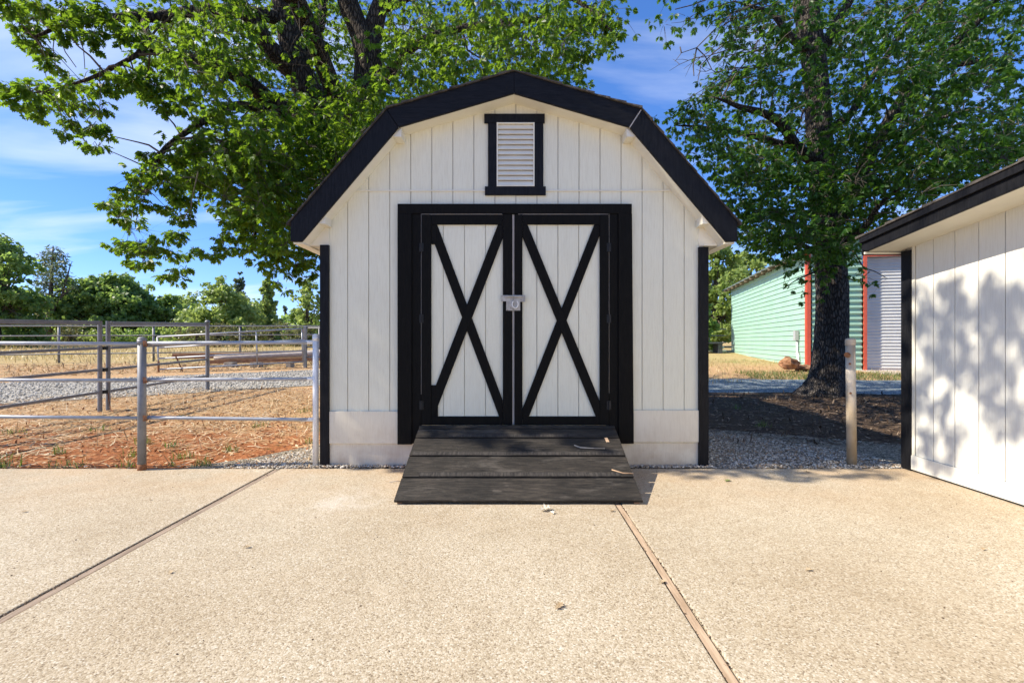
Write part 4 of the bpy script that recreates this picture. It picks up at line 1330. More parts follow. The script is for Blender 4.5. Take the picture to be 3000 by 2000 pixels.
def lump(name, c, r, mat, label, cat, seed, group=None):
    m = MB(); n, k = 14, 9
    for j in range(k + 1):
        th = PI * j / k
        for i in range(n):
            ph = 2 * PI * i / n
            d = Vector((math.sin(th) * math.cos(ph), math.sin(th) * math.sin(ph), math.cos(th)))
            f = 1 + 0.42 * noise.noise(d * 1.8 + Vector((seed, 0, 0))) + 0.18 * noise.noise(d * 5 + Vector((0, seed, 0)))
            m.v.append((c[0] + d.x * r[0] * f, c[1] + d.y * r[1] * f, c[2] + d.z * r[2] * f))
    for j in range(k):
        for i in range(n):
            a = j * n + i; b = j * n + (i + 1) % n
            m.f.append((a, b, b + n, a + n) if j < k else (a, b, b + n))
    return tag(m.build(name, mat), label, cat, group)


c = P(2312, 1066, 15.2)
lump('stump_chunk', (c.x, c.y, c.z + 0.02), (0.30, 0.22, 0.20), M['rock'], 'big jagged red brown stump chunk in front of the mint wall', 'wood chunk', 1.3, 'wood chunks by the green building')
c = P(2352, 1078, 15.4)
lump('stump_chunk', (c.x, c.y, c.z + 0.02), (0.36, 0.22, 0.10), M['rock'], 'low reddish wood chunk beside the red corner trim', 'wood chunk', 5.1, 'wood chunks by the green building')

# ================================================================== SMALL THINGS ON SLAB AND RAMP
HALF = [(0, 0), (0.22, 0.04), (0.33, 0.27), (0.42, 0.09), (0.57, 0.37), (0.645, 0.12), (0.80, 0.25), (0.83, 0.08), (1, 0)]


def fallen_leaf(px, py, size, mat, label, rot, curl=0.5, z=None, grp='fallen leaves on the slab'):
    Y = F * H / (py - 1000)
    X = (px - 1500) / F * Y
    m = MB()
    for sg in (1, -1):
        vs = []
        for (u, w) in HALF:
            vs.append(Vector(((u - 0.5) * size, sg * w * size, size * curl * (w * 0.9 + 0.5 * (u - 0.5) ** 2) + 0.004)))
        cr_, sr_ = math.cos(rot), math.sin(rot)
        vs = [Vector((X + v.x * cr_ - v.y * sr_, Y + v.x * sr_ + v.y * cr_, v.z)) for v in vs]
        m.add(vs, [tuple(range(len(vs)))])
    o = m.build('fallen_leaf', mat)
    return tag(o, label, 'leaf', grp)


L_ = fallen_leaf
L_(1598, 1496, 0.12, M['paleleaf'], 'pale curled dry leaf just in front of the ramp', 0.4, 0.9)
L_(1618, 1504, 0.06, M['paleleaf'], 'small pale leaf scrap right of the curled one by the ramp', 2.0, 0.8)
L_(1792, 1498, 0.05, M['dryleaf'], 'small brown leaf scrap beside the tan joint board at the ramp', 0.2, 0.9)
L_(1637, 1778, 0.075, M['dryleaf'], 'tan crumpled leaf alone in the middle foreground', 1.0, 0.5)
L_(722, 1604, 0.045, M['dryleaf'], 'brown acorn-sized leaf curl on the slab between ramp and left joint', 0.3, 1.0)
L_(2131, 1409, 0.085, M['greenleaf'], 'green and yellow fallen leaf in the shade right of the ramp', 0.7, 0.4)
L_(2366, 1383, 0.08, M['dryleaf'], 'brown leaf at the slab edge near the cream post', 2.4, 0.7)
L_(2218, 1391, 0.05, M['dryleaf'], 'brown leaf at the slab edge nearest the shed corner', 1.3, 0.6)
L_(70, 1500, 0.05, M['dryleaf'], 'grey brown leaf bit at the far left of the slab', 0.5, 0.6)
L_(440, 1465, 0.03, M['dryleaf'], 'tiny dark leaf bit on the slab left of the joint board', 1.5, 0.6)
L_(500, 1678, 0.04, M['dryleaf'], 'small dark leaf bit on the slab right of the left joint board', 2.5, 0.6)
L_(2368, 1671, 0.05, M['dryleaf'], 'brown leaf bit in the sunny middle of the right slab', 0.2, 0.6)
L_(1940, 1706, 0.05, M['dryleaf'], 'dark leaf crumb beside the tan joint board edge', 0.9, 0.6)
L_(2880, 1610, 0.05, M['dryleaf'], 'brown leaf bit near the right frame edge below the white wall', 0.9, 0.6)


def on_ramp(px, py):
    # intersection of the view ray with the deck
    d = Vector(((px - 1500) / F, 1, -(py - 1000) / F))
    o = Vector((0, 0, H))
    t_ = (p0 - o).dot(nv) / d.dot(nv)
    return o + d * t_ + nv * 0.006


def stick(pts, r, mat, label):
    m = MB(); m.tube(pts, r, 6)
    tag(m.build('stick', mat, smooth=True), label, 'stick', 'sticks on the ramp')


stick([on_ramp(1682, 1305), on_ramp(1700, 1312), on_ramp(1730, 1314), on_ramp(1772, 1315)], 0.0045, M['stick_grey'], 'grey curved stick lying on the upper right of the ramp')
stick([on_ramp(1792, 1377), on_ramp(1812, 1383), on_ramp(1824, 1387), on_ramp(1856, 1388)], 0.0045, M['stick'], 'orange tan twig at the right edge of the ramp')
m = MB(); a = on_ramp(1775, 1284); b = on_ramp(1781, 1296); m.bar(a, b, 0.026, 0.006, nv); tag(m.build('wood_chip', M['stick']), 'orange wood chip near the top right of the ramp', 'chip')
Yt = F * H / 414
m = MB(); m.tube([((1140 - 1500) / F * Yt, Yt, 0.006), ((1158 - 1500) / F * Yt * 1.0, Yt + 0.01, 0.012), ((1173 - 1500) / F * Yt, Yt + 0.025, 0.008)], 0.003, 5)
tag(m.build('stick', M['stick_grey'], smooth=True), 'short dark stick on the slab at the left edge of the ramp', 'stick')
n = 1100
x = RNG.uniform(-4.5, 4, n); y = RNG.uniform(1.7, 4.46, n)
pebbles('slab_grit', np.stack([x, y, np.full(n, 0.001)], 1), RNG.choice([0.0015, 0.002, 0.003, 0.005], n, p=[0.4, 0.3, 0.2, 0.1]), 'tiny grit and crumbs scattered on the concrete slab', M['litter'], RNG.uniform(0, 1, n))

# ================================================================== TREES
HALF_A = np.array(HALF)


def leaf_cloud(name, pos, d, nrm, size, mat, parent, tone, fold=0.25):
    """lobed leaves, two folded halves each"""
    n = len(pos)
    d = d / np.linalg.norm(d, axis=1, keepdims=True)
    s_ = np.cross(nrm, d)
    s_ /= np.linalg.norm(s_, axis=1, keepdims=True) + 1e-9
    nr = np.cross(d, s_)
    u, w = HALF_A[:, 0], HALF_A[:, 1]
    mid = (u - 0.0)
    sz = size[:, None, None]
    droop = -0.22 * (u ** 2)
    base = pos[:, None, :] + sz * (d[:, None, :] * u[None, :, None] + nr[:, None, :] * droop[None, :, None])
    R = base + sz * (s_[:, None, :] * w[None, :, None] + nr[:, None, :] * (w * fold)[None, :, None])
    L = base[:, 1:-1] + sz * (-s_[:, None, :] * w[None, 1:-1, None] + nr[:, None, :] * (w * fold)[None, 1:-1, None])
    v = np.concatenate([R, L], 1)                       # 9 + 7
    fR = np.arange(9)
    fL = np.array([0] + [8] + list(range(15, 8, -1)))
    f = np.concatenate([fR, fL])
    lv = (f[None] + (np.arange(n) * 16)[:, None]).ravel()
    st = (np.array([0, 9])[None] + (np.arange(n) * 18)[:, None]).ravel()
    return np_mesh(name, v.reshape(-1, 3), lv, st, np.full(2 * n, 9), mat, parent, np.repeat(tone, 16))


class Tree:
    def __init__(self):
        self.limbs = []      # sample points with radius
        self.tr = MB()
        self.tw = MB()
        self.lp, self.ld, self.ln, self.ls, self.lt = [], [], [], [], []

    def limb(self, pts, rads, n=10, sub=5, wob=0.06):
        pts = [Vector(p) for p in pts]
        out, rr = [], []
        m = len(pts)
        for i in range(m - 1):
            a, b = pts[i], pts[i + 1]
            pa = pts[i - 1] if i else a * 2 - b
            pb = pts[i + 2] if i + 2 < m else b * 2 - a
            for k in range(sub):
                t = k / sub
                p = 0.5 * ((2 * a) + (b - pa) * t + (2 * pa - 5 * a + 4 * b - pb) * t * t + (3 * a - pa - 3 * b + pb) * t ** 3)
                r = rads[i] + (rads[i + 1] - rads[i]) * t
                p = p + Vector((noise.noise(p * 1.3), noise.noise(p * 1.3 + Vector((7, 0, 0))), noise.noise(p * 1.3 + Vector((0, 9, 0))))) * min(0.06, r * 0.5)
                out.append(p); rr.append(r)
        out.append(pts[-1]); rr.append(rads[-1])
        self.tr.tube(out, rr, n, True, wob)
        self.limbs += list(zip(out, rr))

    def clump(self, c, r, n, size=(0.10, 0.15), flat=0.7, twig=True, tone=0.0):
        c = Vector(c)
        if twig and self.limbs:
            best = min(self.limbs, key=lambda q: (q[0] - c).length + max(0, q[0].z - c.z) * 0.3)
            a = best[0]
            dist = (c - a).length
            if dist > 0.1:
                mid = a.lerp(c, 0.5) + Vector((random.uniform(-.12, .12), random.uniform(-.12, .12), random.uniform(0.0, .22))) * dist
                q1 = a.lerp(mid, 0.55) + Vector((0, 0, 0.05 * dist)); q2 = mid.lerp(c, 0.55)
                r0 = min(best[1] * 0.6, 0.008 + 0.012 * dist)
                pts = [a, q1, mid, q2, c]
                self.tw.tube(pts, [r0, r0 * .85, r0 * .65, r0 * .45, r0 * 0.3], 5, False)
                if dist > 0.8:
                    for p in (mid, q2): self.limbs.append((p, r0 * 0.5))
        k = max(1, n // 6)
        tone = tone + random.gauss(0, 0.2)
        for _ in range(k):
            o = Vector((random.gauss(0, .5), random.gauss(0, .5), random.gauss(0, .5) * flat)) * r
            if o.length > 1.5 * r: o *= 0.6
            p = c + o
            if random.random() < 0.45:
                self.tw.tube([c + o * 0.15, c + o * 0.6 + Vector((0, 0, 0.04)), p], [0.005, 0.004, 0.0025], 3, False)
            axis = Vector((o.x, o.y, o.z * 0.5 - 0.25 * r)).normalized() if o.length > 1e-3 else Vector((0, 0, -1))
            for _ in range(6):
                az = random.uniform(0, 2 * PI)
                d = Vector((math.cos(az), math.sin(az), random.uniform(-1.0, 0.25))) + axis * 0.9
                self.lp.append(p + d.normalized() * 0.01)
                self.ld.append(d)
                self.ln.append(Vector((random.gauss(0, .55), random.gauss(0, .55), 1.0)))
                self.ls.append(random.uniform(*size))
                self.lt.append(min(1, max(0, random.gauss(0.45 + tone, 0.22))))

    def finish(self, root, bark_m, leaf_m, smooth=True):
        self.tr.build('trunk', bark_m, root, smooth=smooth)
        if self.tw.v: self.tw.build('branches', M['twig'], root)
        leaf_cloud('crown', np.array([p[:] for p in self.lp]), np.array([p[:] for p in self.ld]), np.array([p[:] for p in self.ln]), np.array(self.ls), leaf_m, root, np.array(self.lt))


def poly_pts(poly, n, mind):
    """n points in a polygon (2352 px units) at least mind apart"""
    out = []
    p = np.array(poly)
    lo, hi = p.min(0), p.max(0)
    tries = 0
    while len(out) < n and tries < n * 60:
        tries += 1
        x, y = random.uniform(lo[0], hi[0]), random.uniform(lo[1], hi[1])
        if not in_poly(np.array([x]), np.array([y]), poly)[0]: continue
        if any((x - a) ** 2 + (y - b) ** 2 < mind * mind for a, b in out): continue
        out.append((x, y))
    return out


# ---- big oak behind the shed
TX, TY = -3.25, 9.6
oak = thing('oak_tree', (TX, TY, gz(TX, TY)), 'huge bright green oak spreading over and behind the white shed', 'tree')
T = Tree()
T.limb([(TX, TY, -0.1), (TX + .02, TY, 0.5), (TX + 0.05, TY - .02, 1.8), (TX + 0.12, TY - .05, 3.2)], [0.62, 0.47, 0.42, 0.44], 16)
fork = Vector((TX + 0.12, TY - .05, 3.1))
T.limb([fork, P(1062, 420, 9.5), P(1078, 230, 9.4), P(1072, 120, 9.3)], [0.36, 0.31, 0.265, 0.27], 14)
T.limb([P(1074, 140, 9.3), P(1015, 0, 9.2), P(955, -180, 9.0), P(870, -420, 8.7)], [0.22, 0.19, 0.16, 0.09])
T.limb([P(1080, 140, 9.35), P(1120, 0, 9.4), P(1185, -230, 9.4), P(1300, -450, 9.2)], [0.20, 0.17, 0.14, 0.08])
T.limb([fork, P(960, 370, 9.2), P(895, 250, 9.0), P(868, 160, 8.9), P(838, 50, 8.8), P(800, -120, 8.6), P(700, -330, 8.3)], [0.34, 0.30, 0.26, 0.24, 0.20, 0.16, 0.09], 14)
T.limb([P(885, 225, 9.0), P(800, 150, 8.6), P(735, 60, 8.3), P(640, -70, 7.9), P(520, -180, 7.5)], [0.20, 0.17, 0.15, 0.12, 0.07])
T.limb([P(888, 200, 9.0), P(935, 80, 9.1), P(955, -60, 9.1)], [0.11, 0.09, 0.06])
T.limb([P(960, 400, 9.2), P(855, 335, 8.6), P(770, 280, 8.2), P(715, 235, 7.8), P(600, 190, 7.3), P(440, 150, 6.6)], [0.19, 0.17, 0.15, 0.13, 0.08, 0.035])
T.limb([P(778, 325, 8.2), P(700, 305, 7.7), P(630, 340, 7.2), P(545, 388, 6.8), P(470, 450, 6.4), P(430, 560, 6.2)], [0.075, 0.06, 0.05, 0.04, 0.03, 0.012])
T.limb([P(1100, 300, 9.5), P(1140, 215, 9.5), P(1220, 130, 9.2), P(1380, 80, 8.8), P(1560, 60, 8.4), P(1720, 90, 8.1)], [0.13, 0.11, 0.09, 0.07, 0.05, 0.02])
T.limb([P(1120, 20, 9.4), P(1300, -60, 8.9), P(1500, -60, 8.4), P(1680, 0, 8.0), P(1790, 90, 7.8)], [0.11, 0.09, 0.07, 0.04, 0.015])
T.limb([P(838, 50, 8.8), P(640, 30, 8.0), P(420, 50, 7.0), P(230, 60, 6.3), P(100, 110, 6.0)], [0.12, 0.10, 0.07, 0.04, 0.015])
T.limb([P(420, 55, 7.0), P(430, 130, 6.4), P(330, 200, 6.0), P(200, 250, 5.8), P(60, 280, 5.7)], [0.05, 0.035, 0.025, 0.016, 0.008])
T.limb([P(900, 420, 9.1), P(820, 500, 8.4), P(760, 620, 8.0), P(740, 720, 7.8)], [0.10, 0.07, 0.045, 0.02])
# limbs reaching over the yard, above the frame
T.limb([(-3.1, 9.2, 5.2), (-3.3, 7.2, 6.4), (-3.2, 5.2, 6.3), (-2.6, 3.7, 5.7)], [0.17, 0.14, 0.09, 0.03])
T.limb([(-3.3, 7.2, 6.4), (-4.6, 5.2, 6.4), (-5.6, 3.9, 5.6)], [0.11, 0.08, 0.03])
T.limb([(-3.2, 5.4, 6.3), (-1.8, 4.4, 6.2), (-0.4, 3.7, 5.4)], [0.08, 0.06, 0.02])

DENSE = [(330, 0), (1370, 0), (1395, 90), (1300, 90), (1330, 165), (1240, 190), (1185, 190), (905, 265), (745, 470), (720, 560), (575, 545), (555, 470), (600, 400), (520, 390), (495, 310), (545, 290), (545, 270), (470, 225), (350, 180)]
LIMB_WIN = [(800, 10, 52), (818, 50, 52), (835, 95, 54), (842, 150, 56), (660, 50, 48), (680, 100, 52), (695, 160, 52), (600, 60, 46), (635, 115, 48), (655, 150, 46), (585, 195, 44), (620, 235, 44), (720, 210, 30), (870, 20, 52)]
for (x, y) in poly_pts(DENSE, 430, 14):
    Yd = random.uniform(6.0, 11.0) - max(0, (700 - x) / 700) * 1.2
    if any((x - a) ** 2 + (y - b) ** 2 < r * r for a, b, r in LIMB_WIN) and random.random() < 0.93: Yd = random.uniform(10.0, 11.8)
    T.clump(Q(x, y, Yd), random.uniform(0.30, 0.48), random.randint(66, 100), (0.075, 0.125))
DENSE2 = [(590, 265), (700, 250), (860, 215), (890, 270), (745, 470), (730, 610), (640, 590), (560, 535), (530, 480), (480, 440), (410, 430), (385, 390), (430, 335), (500, 300)]
for (x, y) in poly_pts(DENSE2, 150, 15):
    T.clump(Q(x, y, random.uniform(6.2, 9.0)), random.uniform(0.24, 0.40), random.randint(50, 80), (0.085, 0.135), tone=-0.1)
EDGE = [  # x, y, radius in px of 2352
    (20, 15, 30), (60, 50, 40), (45, 85, 25), (95, 110, 32), (110, 145, 22), (85, 15, 35), (150, 20, 40), (150, 70, 30), (200, 30, 40), (215, 85, 35), (260, 40, 40), (300, 80, 40), (330, 130, 35),
    (300, 175, 30), (330, 185, 22), (265, 180, 30), (235, 195, 28), (190, 190, 26), (155, 200, 28), (110, 205, 26), (70, 210, 26), (25, 205, 22), (45, 235, 24), (90, 240, 24), (85, 260, 18), (150, 235, 28), (195, 245, 26), (235, 250, 24),
    (175, 285, 26), (210, 290, 24), (150, 305, 14), (195, 325, 16), (225, 335, 16), (245, 310, 14),
    (310, 190, 24), (360, 200, 30), (400, 215, 24), (420, 225, 18),
    (300, 190, 16), (295, 195, 14), (330, 215, 26), (370, 235, 28), (415, 250, 26), (460, 265, 24), (500, 255, 24),
    (465, 330, 34), (430, 345, 34), (400, 365, 30), (375, 355, 24), (345, 360, 22), (350, 395, 30), (320, 400, 26), (310, 430, 26), (280, 440, 24), (265, 470, 22), (240, 470, 18), (290, 480, 24), (325, 465, 22), (270, 500, 18), (310, 510, 18),
    (290, 565, 26), (265, 570, 16), (320, 555, 22), (345, 570, 22), (330, 600, 20), (310, 600, 16), (375, 545, 22), (385, 575, 22), (410, 540, 22), (420, 500, 24), (430, 460, 26), (400, 440, 26), (385, 480, 20), (375, 420, 28), (440, 410, 30), (480, 420, 28),
    (415, 590, 20), (440, 575, 16), (395, 625, 18), (410, 640, 14), (375, 635, 12), (425, 615, 16), (465, 580, 12), (490, 585, 14), (515, 565, 18), (535, 545, 20), (505, 540, 14),
    (540, 500, 26), (525, 510, 16), (560, 520, 30), (590, 555, 28), (560, 575, 22), (620, 570, 28), (600, 600, 22), (650, 590, 26), (630, 620, 18), (640, 650, 12), (655, 665, 10), (680, 610, 22), (705, 600, 20), (715, 630, 14), (690, 640, 12), (660, 630, 14), (720, 570, 22),
    (1290, 110, 30), (1330, 60, 34), (1370, 45, 30), (1400, 60, 26), (1420, 80, 16), (1390, 100, 22), (1410, 125, 14), (1340, 120, 24), (1300, 150, 26), (1335, 160, 18), (1290, 185, 20), (1330, 190, 14), (1350, 205, 12), (1370, 15, 24), (1420, 45, 14), (1260, 175, 24), (1220, 165, 24)]
for (x, y, r) in EDGE:
    Yd = 5.6 + 1.4 * min(1, max(0, x / 700)) + random.uniform(-0.5, 0.8)
    if x > 1100: Yd = random.uniform(7.0, 8.6)
    rm = r / 1087 * Yd
    T.clump(Q(x, y, Yd), rm * 0.80, max(12, int(88 * (r / 26) ** 1.6)), (0.08, 0.125), 0.8)
# crown above the frame
for i in range(105):
    a = random.uniform(0, 2 * PI); q = math.sqrt(random.random())
    c = Vector((TX + 0.4 + math.cos(a) * q * 5.5, TY - 0.4 + math.sin(a) * q * 4.2, random.uniform(8.3, 12.0)))
    T.clump(c, 0.55, 60, (0.12, 0.17))
# leaves over the yard that dapple the shed front and the right wall
SX, SY = 1.10, 0.17


def shade_from(hit, t, r, n):
    T.clump((hit[0] - SX * t, hit[1] - SY * t, hit[2] + t), r, n, (0.10, 0.15))


for i in range(120):         # over the shed front
    shade_from((random.uniform(-1.75, 1.8), D, random.uniform(0.25, 2.9)), random.uniform(4.0, 7.2), random.uniform(0.28, 0.42), random.randint(44, 66))
for i in range(105):          # over the wall of the outbuilding
    yw = random.uniform(3.05, 4.4)
    zw = random.uniform(max(0.22, 0.95 - (yw - 3.0) * 0.62), 1.75)
    shade_from((WX, yw, zw), random.uniform(5.0, 8.5), random.uniform(0.13, 0.22), random.randint(12, 19))
for i in range(9):           # slab edge between the buildings
    shade_from((random.uniform(1.2, 3.5), random.uniform(4.22, 4.5), 0), random.uniform(6.0, 8.0), 0.24, 36)
for (hx, hy, hz) in ((-0.25, 4.30, 0.33), (0.05, 4.18, 0.28), (0.70, 4.33, 0.36), (0.80, 4.25, 0.3), (0.45, 4.40, 0.4)):
    shade_from((hx, hy, hz), random.uniform(6.0, 7.5), 0.2, 36)
# bare hanging shoots
for (pts) in ([(128, 60), (122, 110), (128, 150), (148, 185)], [(135, 80), (150, 120), (175, 155)], [(180, 80), (192, 115), (195, 158)], [(230, 150), (228, 180), (232, 215), (226, 265), (215, 275)], [(222, 250), (212, 262), (200, 275)], [(455, 395), (440, 460), (438, 500)], [(435, 480), (420, 505)]):
    Yd = 5.9
    T.tw.tube([Q(a, b, Yd) for a, b in pts], [0.008 - 0.0016 * i for i in range(len(pts))], 4)
T.finish(oak, M['bark_l'], M['leaf_l'])

# ---- oak right of the shed
RX, RY = 6.52, 9.95
oak2 = thing('oak_tree', (RX, RY, gz(RX, RY)), 'dark oak with a stout fissured trunk standing right of the shed', 'tree')
T = Tree()
# trunk with buttress and vertical ridges
rows = [(908, 1890, 50), (900, 1891, 47), (885, 1896, 41), (865, 1901, 37.5), (835, 1905, 36), (790, 1908, 34.8), (730, 1911, 34), (660, 1911, 33.5), (590, 1906, 32), (540, 1901, 31), (480, 1895, 29.5), (420, 1889, 28), (360, 1885, 27.5), (290, 1881, 27), (210, 1877, 26), (130, 1868, 26), (60, 1857, 26), (-20, 1848, 26), (-140, 1842, 22), (-300, 1840, 15)]
NS = 72
sub = 9
ring = []
tm = MB()
for i in range(len(rows) - 1):
    for k in range(sub if i < len(rows) - 2 else sub + 1):
        t = k / sub
        y = rows[i][0] + (rows[i + 1][0] - rows[i][0]) * t
        x = rows[i][1] + (rows[i + 1][1] - rows[i][1]) * t
        r = rows[i][2] + (rows[i + 1][2] - rows[i][2]) * t
        ring.append((Q(x, y, RY), 0.97 * r / 1087 * RY))
for (c, r) in ring:
    T.limbs.append((c, r))
    hgt_ = c.z - gz(RX, RY)
    for k in range(NS):
        a = 2 * PI * k / NS
        d = Vector((math.cos(a), math.sin(a), 0))
        f = 1.0
        fl = math.exp(-max(0, hgt_) / 0.28)
        f += fl * (0.10 * math.sin(3 * a + 0.6) + 0.05 * math.sin(7 * a))
        if d.x < -0.4: f += fl * 0.55 * (-d.x - 0.4)
        q = Vector((d.x * r * 16, d.y * r * 16, c.z * 3.2))
        f += 0.055 * abs(noise.noise(q)) * 1.6 - 0.03 + 0.03 * noise.noise(q * 2.3)
        tm.v.append(tuple(c + d * (r * f)))
for j in range(len(ring) - 1):
    for k in range(NS):
        a = j * NS + k; b = j * NS + (k + 1) % NS
        tm.f.append((a, b, b + NS, a + NS))
T.tr = tm
R3 = lambda x, y, Y: P(1850 + x / 1.96, y / 1.96, Y)
T.limb([R3(1190, 1260, RY), R3(1290, 1060, 9.8), R3(1370, 880, 9.6), R3(1420, 790, 9.5), R3(1580, 545, 9.2), R3(1750, 390, 9.0), R3(1930, 190, 8.7), R3(2090, 0, 8.4), R3(2250, -160, 8.2)], [0.17, 0.15, 0.14, 0.13, 0.11, 0.09, 0.07, 0.055, 0.02])
T.limb([R3(1420, 800, 9.5), R3(1560, 770, 9.2), R3(1720, 700, 8.9), R3(1900, 640, 8.6)], [0.07, 0.055, 0.04, 0.015])
T.limb([R3(1750, 395, 9.0), R3(1900, 370, 8.7), R3(2070, 345, 8.5), R3(2250, 350, 8.3)], [0.055, 0.045, 0.035, 0.015])
T.limb([R3(1160, 1400, 9.8), R3(1240, 1375, 9.4), R3(1330, 1320, 9.0), R3(1420, 1180, 8.6), R3(1540, 1080, 8.2)], [0.09, 0.075, 0.06, 0.045, 0.02])
T.limb([R3(1060, 930, 9.8), R3(960, 840, 9.5), R3(880, 740, 9.2), R3(790, 675, 9.0), R3(640, 615, 8.7), R3(480, 560, 8.5)], [0.13, 0.11, 0.09, 0.075, 0.05, 0.015])
T.limb([R3(960, 835, 9.6), R3(800, 810, 9.4), R3(640, 765, 9.2), R3(400, 730, 9.0), R3(250, 720, 8.9)], [0.08, 0.065, 0.05, 0.03, 0.01])
T.limb([R3(1040, 890, 10.0), R3(900, 930, 9.9), R3(760, 980, 9.8), R3(600, 1000, 9.7)], [0.06, 0.045, 0.03, 0.012])
T.limb([R3(1000, 290, 9.9), R3(920, 220, 9.7), R3(870, 150, 9.5), R3(800, 70, 9.4), R3(700, 40, 9.2), R3(590, 10, 9.1)], [0.09, 0.08, 0.065, 0.05, 0.035, 0.012])
T.limb([R3(1090, 280, 10.0), R3(1160, 170, 10.0), R3(1220, 70, 10.0), R3(1280, -40, 9.9), R3(1400, -200, 9.7)], [0.12, 0.11, 0.09, 0.08, 0.04])
T.limb([R3(1160, 730, 9.9), R3(1260, 650, 9.7), R3(1400, 420, 9.5), R3(1600, 130, 9.3), R3(1750, -60, 9.1)], [0.09, 0.075, 0.06, 0.04, 0.015])
T.limb([R3(1050, 1450, 9.8), R3(980, 1410, 9.5), R3(880, 1400, 9.3)], [0.06, 0.045, 0.015])
T.limb([R3(1190, 1470, 9.7), R3(1270, 1440, 9.4), R3(1330, 1530, 9.1), R3(1400, 1560, 9.0), R3(1470, 1600, 8.9)], [0.02, 0.014, 0.011, 0.008, 0.004])
T.limb([R3(1180, 1560, 9.6), R3(1290, 1610, 9.3), R3(1370, 1560, 9.1)], [0.015, 0.01, 0.005])
T.limb([R3(1050, 1560, 9.7), R3(960, 1600, 9.4), R3(870, 1660, 9.2)], [0.02, 0.012, 0.006])
RD = [(1690, 0), (2352, 0), (2352, 372), (2200, 420), (2080, 480), (1990, 535), (1945, 545), (1930, 585), (1870, 600), (1800, 585), (1740, 560), (1690, 520), (1660, 470), (1690, 430), (1640, 400), (1600, 350), (1560, 310), (1580, 260), (1650, 190), (1720, 160), (1700, 90), (1650, 40)]
for (x, y) in poly_pts(RD, 440, 15):
    Yd = random.uniform(7.4, 12.0)
    if x > 2050: Yd = random.uniform(6.6, 11.5)
    if 1815 < x < 1945 and (y < 165 or 235 < y < 380) and random.random() < 0.88: Yd = random.uniform(10.8, 12.2)
    T.clump(Q(x, y, Yd), random.uniform(0.30, 0.46), random.randint(60, 92), (0.085, 0.13))
RD2 = [(1690, 330), (1870, 340), (2100, 300), (2352, 250), (2352, 372), (2200, 420), (2080, 480), (1990, 535), (1945, 545), (1930, 585), (1870, 600), (1800, 585), (1740, 560), (1690, 520), (1680, 430)]
for (x, y) in poly_pts(RD2, 150, 16):
    T.clump(Q(x, y, random.uniform(8.0, 11.8)), random.uniform(0.30, 0.46), random.randint(60, 90), (0.085, 0.13), tone=-0.2)
for (x, y, r) in [(1600, 15, 26), (1640, 35, 22), (1670, 15, 26), (1615, 45, 14), (1700, 70, 30), (1690, 110, 24), (1660, 145, 16), (1680, 175, 24), (1650, 205, 22), (1610, 225, 28), (1580, 245, 24), (1560, 270, 22), (1530, 265, 18), (1510, 270, 12),
                  (1545, 300, 20), (1570, 330, 20), (1600, 300, 26), (1590, 360, 14), (1580, 375, 10), (1640, 330, 26), (1660, 290, 26), (1700, 260, 28), (1640, 400, 22), (1615, 420, 18), (1600, 440, 14), (1640, 450, 20), (1610, 470, 18), (1660, 500, 22), (1630, 510, 16),
                  (1690, 540, 22), (1660, 545, 14), (1720, 560, 20), (1740, 590, 18), (1780, 590, 20), (1810, 605, 18), (1800, 625, 12), (1840, 610, 18), (1850, 640, 12), (1870, 640, 14), (1830, 665, 10), (1815, 655, 8), (1850, 690, 10), (1842, 672, 8), (1890, 640, 18), (1905, 620, 20), (1900, 660, 12), (1880, 685, 9),
                  (1960, 600, 12), (1975, 580, 9), (1985, 640, 12), (2000, 655, 12), (2010, 645, 9), (1990, 620, 9), (2005, 675, 8), (1960, 635, 9), (1975, 610, 8), (1950, 560, 20), (1940, 590, 16)]:
    Yd = random.uniform(8.3, 9.4)
    T.clump(Q(x, y, Yd), r / 1087 * Yd * 0.8, max(8, int(50 * (r / 26) ** 1.7)), (0.085, 0.125), 0.8)
for i in range(140):
    a = random.uniform(0, 2 * PI); q = math.sqrt(random.random())
    c = Vector((RX + 0.6 + math.cos(a) * q * 4.4, RY - 0.3 + math.sin(a) * q * 3.0, random.uniform(8.2, 12.5)))
    T.clump(c, 0.55, 60, (0.12, 0.17))
for pts in ([(1690, 20), (1640, 70), (1600, 110), (1565, 122), (1550, 142)], [(1600, 110), (1620, 130), (1635, 160)], [(1600, 112), (1592, 150), (1594, 175)], [(1680, 90), (1640, 120), (1610, 150), (1602, 190)], [(1620, 0), (1590, 12), (1550, 22)], [(1690, 40), (1660, 60), (1640, 95)], [(1760, 110), (1700, 130), (1680, 170), (1650, 210)], [(1565, 122), (1562, 108)],
            [(1585, 395), (1600, 420), (1590, 430)], [(1850, 330), (1830, 370), (1835, 390)], [(2100, 215), (2125, 262), (2150, 280)], [(2110, 220), (2150, 240), (2175, 262)]):
    T.tw.tube([Q(a, b, 8.9) for a, b in pts], [0.014 - 0.0025 * i for i in range(len(pts))], 4)
random.seed(91)
